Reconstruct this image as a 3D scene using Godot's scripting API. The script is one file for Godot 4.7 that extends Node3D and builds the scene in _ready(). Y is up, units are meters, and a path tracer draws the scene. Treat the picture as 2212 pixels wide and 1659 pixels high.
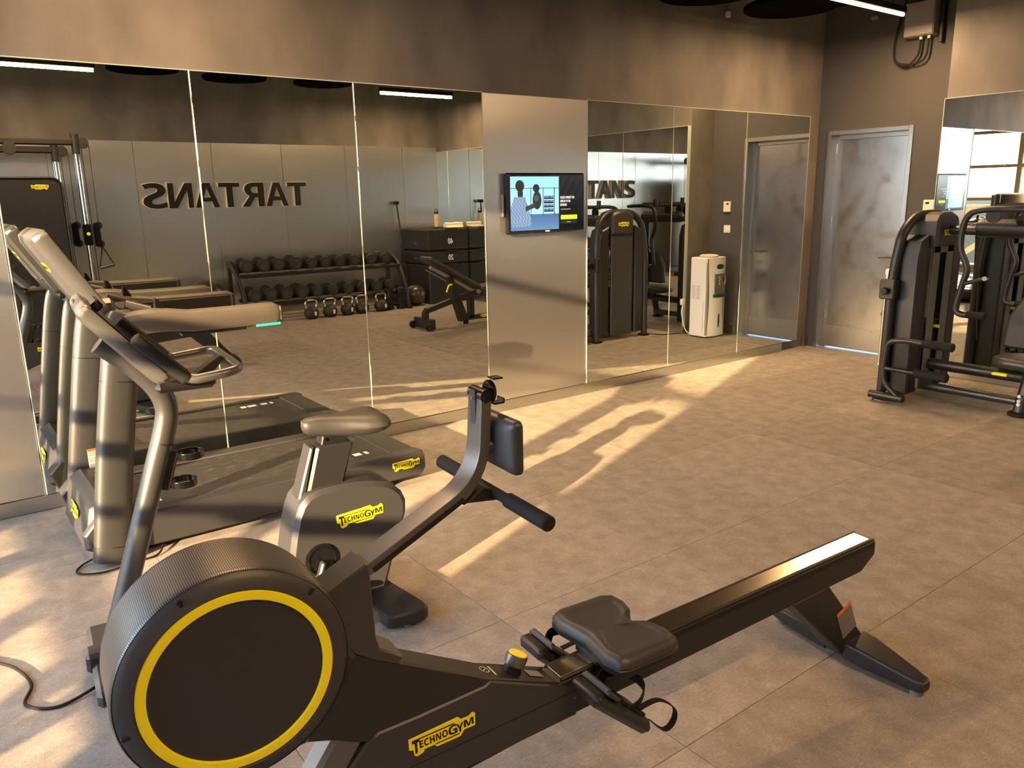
extends Node3D
# A gym corner: mirrored wall, steel panels, treadmill, bike, rower, multi-station machine.
# World axes: mirror wall is the plane z = 0 (room on +z), x runs along it to the right, y up, metres.

var M := {}          # materials
var used := {}       # names taken at top level
var rng := RandomNumberGenerator.new()

# ---------------------------------------------------------------- mesh builder
class MB:
	var v := PackedVector3Array()
	var t := PackedVector2Array()
	func tri(a: Vector3, b: Vector3, c: Vector3, ua := Vector2.ZERO, ub := Vector2.ZERO, uc := Vector2.ZERO) -> void:
		v.append(a); v.append(b); v.append(c)
		t.append(ua); t.append(ub); t.append(uc)
	func quad(a: Vector3, b: Vector3, c: Vector3, d: Vector3) -> void:
		quv(a, b, c, d, Vector2(0, 0), Vector2(1, 0), Vector2(1, 1), Vector2(0, 1))
	func quv(a: Vector3, b: Vector3, c: Vector3, d: Vector3, ua: Vector2, ub: Vector2, uc: Vector2, ud: Vector2) -> void:
		tri(a, b, c, ua, ub, uc); tri(a, c, d, ua, uc, ud)
	# box with chamfered edges; f places it
	func box(c: Vector3, s: Vector3, bev := 0.0, f := Basis.IDENTITY) -> void:
		var h := s * 0.5
		var e := minf(bev, minf(h.x, minf(h.y, h.z)) * 0.95)
		var ax := [Vector3.RIGHT, Vector3.UP, Vector3.BACK]
		for i in 3:
			var n: Vector3 = ax[i]
			var u: Vector3 = ax[(i + 1) % 3]
			var w: Vector3 = ax[(i + 2) % 3]
			var hu: float = h[(i + 1) % 3] - e
			var hw: float = h[(i + 2) % 3] - e
			var hn: float = h[i]
			for sg in [1.0, -1.0]:
				var o: Vector3 = n * hn * sg
				var p: Array = [o - u * hu - w * hw, o + u * hu - w * hw, o + u * hu + w * hw, o - u * hu + w * hw]
				if sg < 0.0: p.reverse()
				quv(c + f * p[0], c + f * p[1], c + f * p[2], c + f * p[3], Vector2(-hu, -hw), Vector2(hu, -hw), Vector2(hu, hw), Vector2(-hu, hw))
		if e <= 0.0: return
		for i in 3:   # chamfer strips run along axis i, between faces j and k
			var j := (i + 1) % 3
			var k := (i + 2) % 3
			for sj in [1.0, -1.0]:
				for sk in [1.0, -1.0]:
					var a := Vector3.ZERO
					var b := Vector3.ZERO
					a[j] = h[j] * sj; a[k] = (h[k] - e) * sk
					b[j] = (h[j] - e) * sj; b[k] = h[k] * sk
					var d := Vector3.ZERO
					d[i] = h[i] - e
					var q: Array = [a - d, a + d, b + d, b - d]
					var nn: Vector3 = (q[1] - q[0]).cross(q[2] - q[0])
					if nn.dot(a + b) < 0.0: q.reverse()
					quad(c + f * q[0], c + f * q[1], c + f * q[2], c + f * q[3])
		for sx in [1.0, -1.0]:
			for sy in [1.0, -1.0]:
				for sz in [1.0, -1.0]:
					var a := Vector3(h.x * sx, (h.y - e) * sy, (h.z - e) * sz)
					var b := Vector3((h.x - e) * sx, h.y * sy, (h.z - e) * sz)
					var d := Vector3((h.x - e) * sx, (h.y - e) * sy, h.z * sz)
					if (b - a).cross(d - a).dot(a) < 0.0: tri(c + f * a, c + f * d, c + f * b)
					else: tri(c + f * a, c + f * b, c + f * d)
	func bar(a: Vector3, b: Vector3, w: float, h: float, bev := 0.0, up := Vector3.UP) -> void:
		var x := (b - a).normalized()
		var y := (up - x * up.dot(x)).normalized()
		if y.length() < 0.5: y = Vector3.BACK
		box((a + b) * 0.5, Vector3((b - a).length(), h, w), bev, Basis(x, y, x.cross(y)))
	func rings(r: Array, closed := true, cap := true) -> void:
		var n: int = r[0].size()
		for i in r.size() - 1:
			for k in (n if closed else n - 1):
				var l := (k + 1) % n
				quv(r[i][k], r[i][l], r[i + 1][l], r[i + 1][k], Vector2(float(k) / n, i), Vector2(float(k + 1) / n, i), Vector2(float(k + 1) / n, i + 1), Vector2(float(k) / n, i + 1))
		if cap:
			fan(r[0], true)
			fan(r[r.size() - 1], false)
	func fan(p: PackedVector3Array, flip: bool) -> void:
		var m := Vector3.ZERO
		for q in p: m += q
		m /= p.size()
		for k in p.size():
			var l := (k + 1) % p.size()
			if flip: tri(m, p[l], p[k])
			else: tri(m, p[k], p[l])
	# sweep of a closed 2D outline (x = side, y = up) along points
	func sweep(pts: PackedVector3Array, prof: PackedVector2Array, up := Vector3.UP, scl := [], cap := true) -> void:
		var r := []
		var side := Vector3.ZERO
		for i in pts.size():
			var d: Vector3 = pts[mini(i + 1, pts.size() - 1)] - pts[maxi(i - 1, 0)]
			d = d.normalized()
			if i == 0:
				side = up.cross(d)
				if side.length() < 0.01: side = Vector3.RIGHT.cross(d)
			side = (side - d * side.dot(d)).normalized()
			var u := d.cross(side)
			var ring := PackedVector3Array()
			var k: float = scl[i] if scl.size() else 1.0
			for q in prof: ring.append(pts[i] + side * q.x * k + u * q.y * k)
			r.append(ring)
		rings(r, true, cap)
	func tube(pts: PackedVector3Array, rad: float, n := 14, scl := [], cap := true) -> void:
		sweep(pts, MB.circle(rad, n), Vector3.UP, scl, cap)
	func cyl(a: Vector3, b: Vector3, ra: float, rb := -1.0, n := 20, ch := 0.0) -> void:
		var d := (b - a).normalized()
		var k: float = ra if rb < 0.0 else rb
		if ch > 0.0:
			tube(PackedVector3Array([a, a + d * 0.0001, a + d * ch, b - d * ch, b - d * 0.0001, b]), 1.0, n, [ra - ch, ra - ch, ra, k, k - ch, k - ch])
		else:
			tube(PackedVector3Array([a, b]), 1.0, n, [ra, k])
	static func circle(rad: float, n: int) -> PackedVector2Array:
		var p := PackedVector2Array()
		for i in n: p.append(Vector2(cos(TAU * i / n), sin(TAU * i / n)) * rad)
		return p
	static func rrect(w: float, h: float, r: float, n := 4) -> PackedVector2Array:
		var p := PackedVector2Array()
		for c in 4:
			var o := Vector2((w * 0.5 - r) * (1.0 if c == 0 or c == 3 else -1.0), (h * 0.5 - r) * (1.0 if c < 2 else -1.0))
			for i in n + 1: p.append(o + Vector2.from_angle(PI * 0.5 * (c + float(i) / n)) * r)
		return p
	# lathe: prof holds (radius, height) from bottom to top; axes: f.y is the axis
	func lathe(prof: Array, o := Vector3.ZERO, f := Basis.IDENTITY, n := 32, cap := true, ang := TAU) -> void:
		var r := []
		for q in prof:
			var ring := PackedVector3Array()
			for i in n: ring.append(o + f * Vector3(cos(-ang * i / n) * q.x, q.y, sin(-ang * i / n) * q.x))
			r.append(ring)
		rings(r, true, cap)
	# polygon (counter-clockwise, x/y) between z0 and z1 with chamfer bev, placed by f and o
	func prism(poly: PackedVector2Array, z0: float, z1: float, bev := 0.0, o := Vector3.ZERO, f := Basis.IDENTITY) -> void:
		if Geometry2D.is_polygon_clockwise(poly):
			poly = poly.duplicate(); poly.reverse()
		var n := poly.size()
		var ins := PackedVector2Array()
		for i in n:
			var a := (poly[i] - poly[(i + n - 1) % n]).normalized()
			var b := (poly[(i + 1) % n] - poly[i]).normalized()
			var na := Vector2(-a.y, a.x)
			var nb := Vector2(-b.y, b.x)
			var m := na + nb
			var l := m.length_squared()
			ins.append(poly[i] + (m * (2.0 / l) if l > 0.3 else na) * bev)
		var face: PackedVector2Array = ins if bev > 0.0 else poly
		var idx := Geometry2D.triangulate_polygon(face)
		for i in range(0, idx.size(), 3):
			var a := face[idx[i]]
			var b := face[idx[i + 1]]
			var c := face[idx[i + 2]]
			if (b - a).cross(c - a) < 0.0:
				var s := b
				b = c; c = s
			tri(o + f * Vector3(a.x, a.y, z1), o + f * Vector3(b.x, b.y, z1), o + f * Vector3(c.x, c.y, z1), a, b, c)
			tri(o + f * Vector3(a.x, a.y, z0), o + f * Vector3(c.x, c.y, z0), o + f * Vector3(b.x, b.y, z0), a, c, b)
		var lv := [[z0, poly], [z1, poly]]
		if bev > 0.0: lv = [[z0, ins], [z0 + bev, poly], [z1 - bev, poly], [z1, ins]]
		for k in lv.size() - 1:
			for i in n:
				var j := (i + 1) % n
				var A: PackedVector2Array = lv[k][1]
				var B: PackedVector2Array = lv[k + 1][1]
				quad(o + f * Vector3(A[i].x, A[i].y, lv[k][0]), o + f * Vector3(A[j].x, A[j].y, lv[k][0]), o + f * Vector3(B[j].x, B[j].y, lv[k + 1][0]), o + f * Vector3(B[i].x, B[i].y, lv[k + 1][0]))
	func ball(c: Vector3, r: Vector3, n := 20, m := 12) -> void:
		var q := []
		for j in range(1, m):
			var ring := PackedVector3Array()
			var a := PI * j / m - PI * 0.5
			for i in n: ring.append(c + Vector3(cos(-TAU * i / n) * cos(a), sin(a), sin(-TAU * i / n) * cos(a)) * r)
			q.append(ring)
		rings(q, true, true)
	func add(m: Mesh, x: Transform3D) -> void:
		for s in m.get_surface_count():
			var a := m.surface_get_arrays(s)
			var p: PackedVector3Array = a[Mesh.ARRAY_VERTEX]
			var id = a[Mesh.ARRAY_INDEX]
			var cnt: int = id.size() if id != null else p.size()
			for i in range(0, cnt, 3):
				var i0: int = id[i] if id != null else i
				var i1: int = id[i + 1] if id != null else i + 1
				var i2: int = id[i + 2] if id != null else i + 2
				tri(x * p[i0], x * p[i2], x * p[i1])
	# normals are smoothed across edges flatter than deg
	func mesh(deg := 35.0) -> ArrayMesh:
		var n := v.size()
		var fn := PackedVector3Array()
		fn.resize(n / 3)
		var at := {}
		for i in range(0, n, 3):
			fn[i / 3] = (v[i + 1] - v[i]).cross(v[i + 2] - v[i])
			for k in 3:
				var key := Vector3i((v[i + k] * 20000.0).round())
				if at.has(key): at[key].append(i / 3)
				else: at[key] = [i / 3]
		var lim := cos(deg_to_rad(deg))
		var nv := PackedVector3Array()
		nv.resize(n)
		var fu := PackedVector3Array()
		for q in fn: fu.append(q.normalized())
		for i in n:
			var me := fu[i / 3]
			var s := Vector3.ZERO
			for fi in at[Vector3i((v[i] * 20000.0).round())]:
				if fu[fi].dot(me) >= lim: s += fn[fi]
			nv[i] = s.normalized() if s.length_squared() > 1e-20 else me
		var vv := PackedVector3Array()
		var nn := PackedVector3Array()
		var tt := PackedVector2Array()
		vv.resize(n); nn.resize(n); tt.resize(n)
		for i in range(0, n, 3):
			for k in 3:
				var src: int = i + [0, 2, 1][k]
				vv[i + k] = v[src]; nn[i + k] = nv[src]; tt[i + k] = t[src]
		var ar := []
		ar.resize(Mesh.ARRAY_MAX)
		ar[Mesh.ARRAY_VERTEX] = vv
		ar[Mesh.ARRAY_NORMAL] = nn
		ar[Mesh.ARRAY_TEX_UV] = tt
		var m := ArrayMesh.new()
		m.add_surface_from_arrays(Mesh.PRIMITIVE_TRIANGLES, ar)
		return m

# smooth curve through points
func curve(p: Array, per := 5) -> PackedVector3Array:
	var o := PackedVector3Array()
	for i in p.size() - 1:
		var a: Vector3 = p[maxi(i - 1, 0)]
		var b: Vector3 = p[i]
		var c: Vector3 = p[i + 1]
		var d: Vector3 = p[mini(i + 2, p.size() - 1)]
		for k in per: o.append(b.cubic_interpolate(c, a, d, float(k) / per))
	o.append(p[p.size() - 1])
	return o

# straight runs joined by round bends of radius r
func bent(p: Array, r := 0.05, n := 6) -> PackedVector3Array:
	var o := PackedVector3Array([p[0]])
	for i in range(1, p.size() - 1):
		var a: Vector3 = (p[i - 1] - p[i])
		var b: Vector3 = (p[i + 1] - p[i])
		var k := minf(r, minf(a.length(), b.length()) * 0.48)
		var s: Vector3 = p[i] + a.normalized() * k
		var e: Vector3 = p[i] + b.normalized() * k
		for j in n + 1:
			var u := float(j) / n
			o.append(s.lerp(p[i], u).lerp((p[i] as Vector3).lerp(e, u), u))
	o.append(p[p.size() - 1])
	return o

# ---------------------------------------------------------------- nodes
func numbered(n: String) -> String:
	used[n] = used.get(n, -1) + 1
	return n if used[n] == 0 else "%s_%03d" % [n, used[n]]

func thing(called: String, label: String, category: String, at := Vector3.ZERO, turn := 0.0, group := "") -> Node3D:
	var o := Node3D.new()
	o.name = numbered(called)
	add_child(o, true)
	o.position = at
	o.rotation.y = turn
	o.set_meta("label", label); o.set_meta("category", category)
	if group: o.set_meta("group", group)
	return o

func part(parent: Node, called: String, m: Mesh, material: Material, label := "") -> MeshInstance3D:
	var o := MeshInstance3D.new()
	o.name = called
	o.mesh = m
	o.material_override = material
	o.cast_shadow = GeometryInstance3D.SHADOW_CASTING_SETTING_ON
	parent.add_child(o, true)
	if label: o.set_meta("label", label)
	return o

func lone(called: String, m: Mesh, material: Material, label: String, category: String, at := Vector3.ZERO, turn := 0.0, group := "") -> MeshInstance3D:
	var o := part(self, numbered(called), m, material)
	o.position = at
	o.rotation.y = turn
	o.set_meta("label", label); o.set_meta("category", category)
	if group: o.set_meta("group", group)
	return o

func struct(called: String, m: Mesh, material: Material, label := "") -> MeshInstance3D:
	var o := part(self, numbered(called), m, material)
	o.set_meta("kind", "structure")
	if label: o.set_meta("label", label)
	return o

func copy_of(o: Node3D, at: Vector3, turn: float, label := "") -> Node3D:
	var c: Node3D = o.duplicate()
	c.name = numbered(str(o.name).rstrip("0123456789").trim_suffix("_"))
	add_child(c, true)
	c.position = at
	c.rotation.y = turn
	if label: c.set_meta("label", label)
	return c

func bx(c: Vector3, s: Vector3, bev := 0.0, f := Basis.IDENTITY) -> ArrayMesh:
	var b := MB.new()
	b.box(c, s, bev, f)
	return b.mesh()

func cy(a: Vector3, b: Vector3, r: float, n := 20, ch := 0.0) -> ArrayMesh:
	var m := MB.new()
	m.cyl(a, b, r, -1.0, n, ch)
	return m.mesh()

func tb(p: PackedVector3Array, r: float, n := 14) -> ArrayMesh:
	var m := MB.new()
	m.tube(p, r, n)
	return m.mesh()

func pr(poly: Array, z0: float, z1: float, bev := 0.0) -> ArrayMesh:
	var m := MB.new()
	m.prism(PackedVector2Array(poly), z0, z1, bev)
	return m.mesh()

# ---------------------------------------------------------------- materials
func mat(key: String, col: Color, rough := 0.5, metal := 0.0, spec := 0.5) -> StandardMaterial3D:
	var m := StandardMaterial3D.new()
	m.resource_name = key
	m.albedo_color = col
	m.roughness = rough
	m.metallic = metal
	m.metallic_specular = spec
	M[key] = m
	return m

func image_tex(w: int, h: int, fill: Callable) -> ImageTexture:
	var d := PackedByteArray()
	d.resize(w * h * 3)
	for y in h:
		for x in w:
			var c: Color = fill.call(x, y)
			var k := (y * w + x) * 3
			d[k] = clampi(int(c.r * 255.0), 0, 255); d[k + 1] = clampi(int(c.g * 255.0), 0, 255); d[k + 2] = clampi(int(c.b * 255.0), 0, 255)
	return ImageTexture.create_from_image(Image.create_from_data(w, h, false, Image.FORMAT_RGB8, d))

func noise_tex(sz: int, freq: float, oct: int, ramp: Gradient, sd := 1, type := FastNoiseLite.TYPE_SIMPLEX_SMOOTH) -> NoiseTexture2D:
	var n := FastNoiseLite.new()
	n.noise_type = type
	n.seed = sd
	n.frequency = freq
	n.fractal_octaves = oct
	var t := NoiseTexture2D.new()
	t.width = sz; t.height = sz
	t.seamless = true
	t.noise = n
	t.color_ramp = ramp
	return t

func ramp(a: Array) -> Gradient:
	var g := Gradient.new()
	g.offsets = PackedFloat32Array(a.map(func(q): return q[0]))
	g.colors = PackedColorArray(a.map(func(q): return q[1]))
	return g

# woven carpet: short light and dark threads, tileable
func carpet_tex(sd: int) -> ImageTexture:
	var w := 512
	var r := RandomNumberGenerator.new()
	r.seed = sd
	var g := PackedFloat32Array()
	g.resize(w * w)
	for i in w * w: g[i] = 0.5 + r.randf_range(-0.10, 0.10)
	for k in 16000:
		var x := r.randi() % w
		var y := r.randi() % w
		var l := r.randi_range(5, 16)
		var dv := r.randf_range(-0.16, 0.20)
		var along := r.randf() < 0.72
		var drift := r.randf_range(-0.25, 0.25)
		for i in l:
			var xx := (x + (i if along else int(i * drift)) + w) % w
			var yy := (y + (int(i * drift) if along else i) + w) % w
			g[yy * w + xx] += dv
	return image_tex(w, w, func(x, y):
		var q := clampf(g[y * w + x], 0.0, 1.0)
		return Color(0.66, 0.625, 0.575) * lerpf(0.62, 1.22, q))

func make_materials() -> void:
	var m := mat("black_plastic", Color(0.135, 0.135, 0.138), 0.42, 0.0, 0.5)
	m = mat("soft_black", Color(0.15, 0.15, 0.152), 0.6, 0.0, 0.4)
	m = mat("gloss_black", Color(0.06, 0.06, 0.065), 0.16)
	m = mat("deep_black", Color(0.055, 0.055, 0.058), 0.5)
	m = mat("rubber", Color(0.13, 0.13, 0.132), 0.75, 0.0, 0.3)
	m = mat("gunmetal", Color(0.30, 0.30, 0.295), 0.36, 0.55)
	m = mat("gunmetal_light", Color(0.42, 0.415, 0.405), 0.34, 0.6)
	m = mat("warm_lit_grey", Color(0.37, 0.345, 0.315), 0.42, 0.35)  # grey with the brown cast of warm light mixed into the colour
	m = mat("charcoal", Color(0.20, 0.20, 0.205), 0.45)
	m = mat("seat_leather", Color(0.19, 0.185, 0.185), 0.5, 0.0, 0.5)
	m = mat("yellow", Color(0.96, 0.91, 0.08), 0.5)
	m = mat("logo_ink", Color(0.05, 0.05, 0.05), 0.6)
	m = mat("white_plastic", Color(0.90, 0.90, 0.90), 0.35)
	m = mat("off_white", Color(0.88, 0.85, 0.76), 0.55)
	m = mat("cream_towel", Color(0.93, 0.90, 0.80), 0.95, 0.0, 0.2)
	m = mat("cream_paint", Color(0.80, 0.72, 0.56), 0.55)
	m = mat("teal", Color(0.05, 0.27, 0.27), 0.3)
	m = mat("chrome", Color(0.86, 0.86, 0.85), 0.12, 1.0)
	m = mat("satin_steel", Color(0.72, 0.72, 0.71), 0.28, 1.0)
	m = mat("grey_paint", Color(0.42, 0.42, 0.41), 0.6)
	m = mat("grey_box", Color(0.55, 0.54, 0.52), 0.55)
	m = mat("label_white", Color(0.80, 0.80, 0.80), 0.5)
	m = mat("label_grey", Color(0.45, 0.46, 0.47), 0.5)
	m = mat("orange", Color(0.95, 0.42, 0.10), 0.5)
	m = mat("glass_edge", Color(0.80, 0.84, 0.80), 0.2, 0.2)  # pale tone carries the glint of the polished mirror edges
	m = mat("ceiling_black", Color(0.07, 0.065, 0.06), 0.85, 0.0, 0.2)
	m = mat("felt_black", Color(0.045, 0.045, 0.047), 0.95, 0.0, 0.1)
	m = mat("tan_bottle", Color(0.80, 0.70, 0.52), 0.4)
	m = mat("slate_panel", Color(0.36, 0.39, 0.40), 0.35)
	m = mat("white_print", Color(0.88, 0.88, 0.86), 0.6)
	m = mat("dark_wall", Color(0.28, 0.275, 0.27), 0.75)
	m = mat("gold_rail", Color(0.74, 0.70, 0.62), 0.22, 1.0)
	m = mat("concrete_out", Color(0.62, 0.60, 0.56), 0.9)
	m = mat("ball_grey", Color(0.24, 0.225, 0.20), 0.28, 0.1)
	m = mat("iron", Color(0.17, 0.16, 0.155), 0.55, 0.2)
	# wall plaster
	m = mat("plaster", Color(1, 1, 1), 0.62, 0.0, 0.45)
	m.albedo_texture = noise_tex(512, 0.006, 5, ramp([[0.0, Color(0.37, 0.36, 0.345)], [0.5, Color(0.43, 0.415, 0.395)], [1.0, Color(0.49, 0.475, 0.45)]]), 5)
	m.uv1_triplanar = true; m.uv1_world_triplanar = true
	m.uv1_scale = Vector3(0.55, 0.35, 0.55)
	# mirror
	m = mat("mirror", Color(0.86, 0.875, 0.86), 0.0, 1.0)
	# brushed steel (uv runs along the sheet)
	m = mat("steel", Color(0.80, 0.80, 0.79), 0.30, 1.0)
	m.anisotropy_enabled = true; m.anisotropy = 0.8
	m.heightmap_enabled = true
	m.heightmap_texture = noise_tex(256, 0.008, 2, null, 11)
	m.uv1_scale = Vector3(0.5, 0.5, 1)
	m.heightmap_scale = 0.25
	m = mat("door_steel", Color(0.74, 0.74, 0.74), 0.24, 1.0)
	m.roughness_texture = noise_tex(256, 0.02, 4, ramp([[0.0, Color(0.7, 0.7, 0.7)], [1.0, Color(1.3, 1.3, 1.3)]]), 17)
	m.uv1_triplanar = true
	# carpet tiles
	for k in 3:
		m = mat("carpet%d" % k, Color(0.96 + 0.03 * k, 0.96 + 0.03 * k, 0.96 + 0.03 * k), 0.88, 0.0, 0.35)
		m.albedo_texture = carpet_tex(40 + k)
		m.uv1_triplanar = true; m.uv1_world_triplanar = true
		m.uv1_scale = Vector3(1.9, 1.9, 1.9)
		m.detail_enabled = true
		m.detail_blend_mode = BaseMaterial3D.BLEND_MODE_MUL
		m.detail_albedo = noise_tex(256, 0.012, 4, ramp([[0.0, Color(0.86, 0.86, 0.86)], [1.0, Color(1, 1, 1)]]), 60 + k)
		m.detail_uv_layer = BaseMaterial3D.DETAIL_UV_1
	# perforated drum: fine stripes round it
	m = mat("drum_mesh", Color(1, 1, 1), 0.38, 0.5)
	m.albedo_texture = image_tex(8, 8, func(x, y): return Color(0.10, 0.10, 0.10) if (x % 8) < 3 else Color(0.40, 0.39, 0.37))
	m.uv1_scale = Vector3(330, 1, 1)
	m = mat("grille", Color(1, 1, 1), 0.45, 0.2)
	m.albedo_texture = image_tex(16, 16, func(x, y):
		var a := Vector2(x - 4, y - 4).length() < 3.1 or Vector2(x - 12, y - 12).length() < 3.1
		return Color(0.03, 0.03, 0.03) if a else Color(0.24, 0.235, 0.235))
	m.uv1_scale = Vector3(105, 105, 1)
	# belt of the treadmill: black rubber with scuffs
	m = mat("belt", Color(1, 1, 1), 0.55, 0.0, 0.5)
	m.albedo_texture = noise_tex(512, 0.02, 5, ramp([[0.0, Color(0.15, 0.145, 0.14)], [0.62, Color(0.19, 0.185, 0.175)], [0.8, Color(0.26, 0.25, 0.235)], [1.0, Color(0.36, 0.345, 0.32)]]), 33)
	m.uv1_triplanar = true
	m.uv1_scale = Vector3(1.2, 1.2, 2.2)
	# window glass
	m = mat("window_glass", Color(0.95, 1.0, 0.98, 0.06), 0.0)
	m.transparency = BaseMaterial3D.TRANSPARENCY_ALPHA
	# things that glow
	m = mat("led_tube", Color(1, 0.93, 0.8), 0.5)
	m.emission_enabled = true; m.emission = Color(1.0, 0.86, 0.66); m.emission_energy_multiplier = 9.0
	m = mat("green_led", Color(0.1, 0.8, 0.5), 0.5)
	m.emission_enabled = true; m.emission = Color(0.15, 0.95, 0.6); m.emission_energy_multiplier = 1.2

# ---------------------------------------------------------------- the room
const XL := -2.5      # window wall
const XR := 7.06      # right wall, carries the tall mirror
const XD := 7.44      # door wall at the end of the alcove
const ZA := 1.36      # where the alcove begins
const ZF := 6.65      # wall with the sign
const HC := 3.3       # ceiling
const PW := 0.976     # width of one wall panel

func sheet(c: Vector3, w: float, h: float, t: float, f: Basis) -> ArrayMesh:
	# a flat sheet: x across, y up, z towards the room; uv in metres
	var b := MB.new()
	var e := 0.002
	var n := 1
	b.quv(c + f * Vector3(-w * 0.5 + e, -h * 0.5 + e, t), c + f * Vector3(w * 0.5 - e, -h * 0.5 + e, t), c + f * Vector3(w * 0.5 - e, h * 0.5 - e, t), c + f * Vector3(-w * 0.5 + e, h * 0.5 - e, t), Vector2(0, h), Vector2(w, h), Vector2(w, 0), Vector2(0, 0))
	var o := [Vector2(-w * 0.5, -h * 0.5), Vector2(w * 0.5, -h * 0.5), Vector2(w * 0.5, h * 0.5), Vector2(-w * 0.5, h * 0.5)]
	for i in 4:
		var p: Vector2 = o[i]
		var q: Vector2 = o[(i + 1) % 4]
		var pi_ := p - Vector2(signf(p.x), signf(p.y)) * e
		var qi := q - Vector2(signf(q.x), signf(q.y)) * e
		b.quad(c + f * Vector3(p.x, p.y, t - e), c + f * Vector3(q.x, q.y, t - e), c + f * Vector3(qi.x, qi.y, t), c + f * Vector3(pi_.x, pi_.y, t))
		b.quad(c + f * Vector3(p.x, p.y, 0), c + f * Vector3(q.x, q.y, 0), c + f * Vector3(q.x, q.y, t - e), c + f * Vector3(p.x, p.y, t - e))
	b.quad(c + f * Vector3(w * 0.5, -h * 0.5, 0), c + f * Vector3(-w * 0.5, -h * 0.5, 0), c + f * Vector3(-w * 0.5, h * 0.5, 0), c + f * Vector3(w * 0.5, h * 0.5, 0))
	return b.mesh(20.0)

func room() -> void:
	# floor of square carpet tiles over a slab
	var fl := struct("floor", bx(Vector3((XL + XD) * 0.5, -0.09, ZF * 0.5), Vector3(XD - XL + 0.6, 0.16, ZF + 0.6)), M.dark_wall, "grey brown carpet tile floor")
	var side := 0.92
	var tiles := []
	for k in 3:
		var b := MB.new()
		b.box(Vector3(0, -0.006, 0), Vector3(side - 0.0016, 0.012, side - 0.0016), 0.0012)
		tiles.append(b.mesh())
	rng.seed = 7
	for i in range(-6, 6):
		for j in range(-4, 4):
			var x0 := 2.53 + i * side
			var z0 := 3.37 + j * side
			var a := Vector2(maxf(x0, XL), maxf(z0, -0.05))
			var c := Vector2(minf(x0 + side, XD), minf(z0 + side, ZF))
			if c.x - a.x < 0.03 or c.y - a.y < 0.03: continue
			var k := rng.randi() % 3
			var me: Mesh = tiles[k]
			if c.x - a.x < side - 0.001 or c.y - a.y < side - 0.001:
				me = bx(Vector3(0, -0.006, 0), Vector3(c.x - a.x - 0.0016, 0.012, c.y - a.y - 0.0016), 0.0012)
			var t := part(fl, "carpet_tile", me, M["carpet%d" % k])
			t.position = Vector3((a.x + c.x) * 0.5, 0, (a.y + c.y) * 0.5)
	struct("ceiling", bx(Vector3((XL + XD) * 0.5, HC + 0.1, ZF * 0.5), Vector3(XD - XL + 0.6, 0.2, ZF + 0.6)), M.ceiling_black, "black painted ceiling")
	# walls, each 0.2 thick and standing outside the room
	var wb := struct("wall_back", bx(Vector3((XL + XD) * 0.5, HC * 0.5, -0.15), Vector3(XD - XL + 0.4, HC, 0.2)), M.plaster, "dark grey plaster wall above the mirrors")
	var wf := struct("wall_front", bx(Vector3((XL + XD) * 0.5, HC * 0.5, ZF + 0.1), Vector3(XD - XL + 0.4, HC, 0.2)), M.plaster, "dark grey plaster wall with steel cladding")
	struct("wall_right", bx(Vector3(XR + 0.29, HC * 0.5, (ZA + ZF) * 0.5), Vector3(0.58, HC, ZF - ZA)), M.plaster, "dark grey plaster wall above the tall mirror")
	# door wall with the opening for the door
	var dz0 := 0.06
	var dz1 := 0.92
	var dh := 2.165
	var b := MB.new()
	b.box(Vector3(XD + 0.1, HC * 0.5, (dz0 - 0.05) * 0.5), Vector3(0.2, HC, dz0 + 0.05))
	b.box(Vector3(XD + 0.1, HC * 0.5, (dz1 + ZA) * 0.5), Vector3(0.2, HC, ZA - dz1))
	b.box(Vector3(XD + 0.1, (dh + HC) * 0.5, (dz0 + dz1) * 0.5), Vector3(0.2, HC - dh, dz1 - dz0))
	struct("wall_end", b.mesh(), M.dark_wall, "dark painted wall round the steel door")
	# steel sheets on the back wall: two wide columns
	for x in [-0.60, 3.30]:
		part(wb, "steel_panel", sheet(Vector3(x + PW * 0.5, 1.195, -0.05), PW - 0.004, 2.21, 0.046, Basis.IDENTITY), M.steel)
	# steel sheets on the front wall, facing the mirrors
	var fb := Basis(Vector3.LEFT, Vector3.UP, Vector3.FORWARD)
	var x1 := XL + 0.06
	while x1 < XR - 0.05:
		var w := minf(0.98, XR - 0.045 - x1)
		part(wf, "steel_panel", sheet(Vector3(x1 + w * 0.5, 1.24, ZF), w - 0.003, 2.28, 0.045, fb), M.steel)
		x1 += 0.98
	# baseboards
	struct("baseboard_back", bx(Vector3((XL + 6.98) * 0.5, 0.043, -0.03), Vector3(6.98 - XL, 0.084, 0.045), 0.003), M.satin_steel, "low steel baseboard under the mirrors")
	struct("baseboard_front", bx(Vector3((XL + XR) * 0.5, 0.045, ZF - 0.015), Vector3(XR - XL - 0.1, 0.09, 0.03), 0.003), M.satin_steel, "low steel baseboard under the steel sheets")
	struct("baseboard_right", bx(Vector3(XR - 0.012, 0.045, (ZA + ZF) * 0.5), Vector3(0.024, 0.09, ZF - ZA - 0.06), 0.003), M.satin_steel, "low steel baseboard under the side mirror")
	struct("baseboard_end", bx(Vector3(XD - 0.006, 0.05, 1.15), Vector3(0.012, 0.10, 0.38), 0.003), M.satin_steel, "short steel baseboard beside the door")
	struct("trim_1", bx(Vector3(7.40, 0.05, -0.03), Vector3(0.07, 0.10, 0.04), 0.003), M.satin_steel, "bright steel baseboard end by the door frame")
	# the mirrors
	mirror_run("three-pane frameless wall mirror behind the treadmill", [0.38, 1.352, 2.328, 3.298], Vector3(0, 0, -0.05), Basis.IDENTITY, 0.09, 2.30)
	mirror_run("three-pane frameless wall mirror beside the steel door", [4.278, 5.252, 6.232, 7.215], Vector3(0, 0, -0.05), Basis.IDENTITY, 0.09, 2.30)
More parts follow.
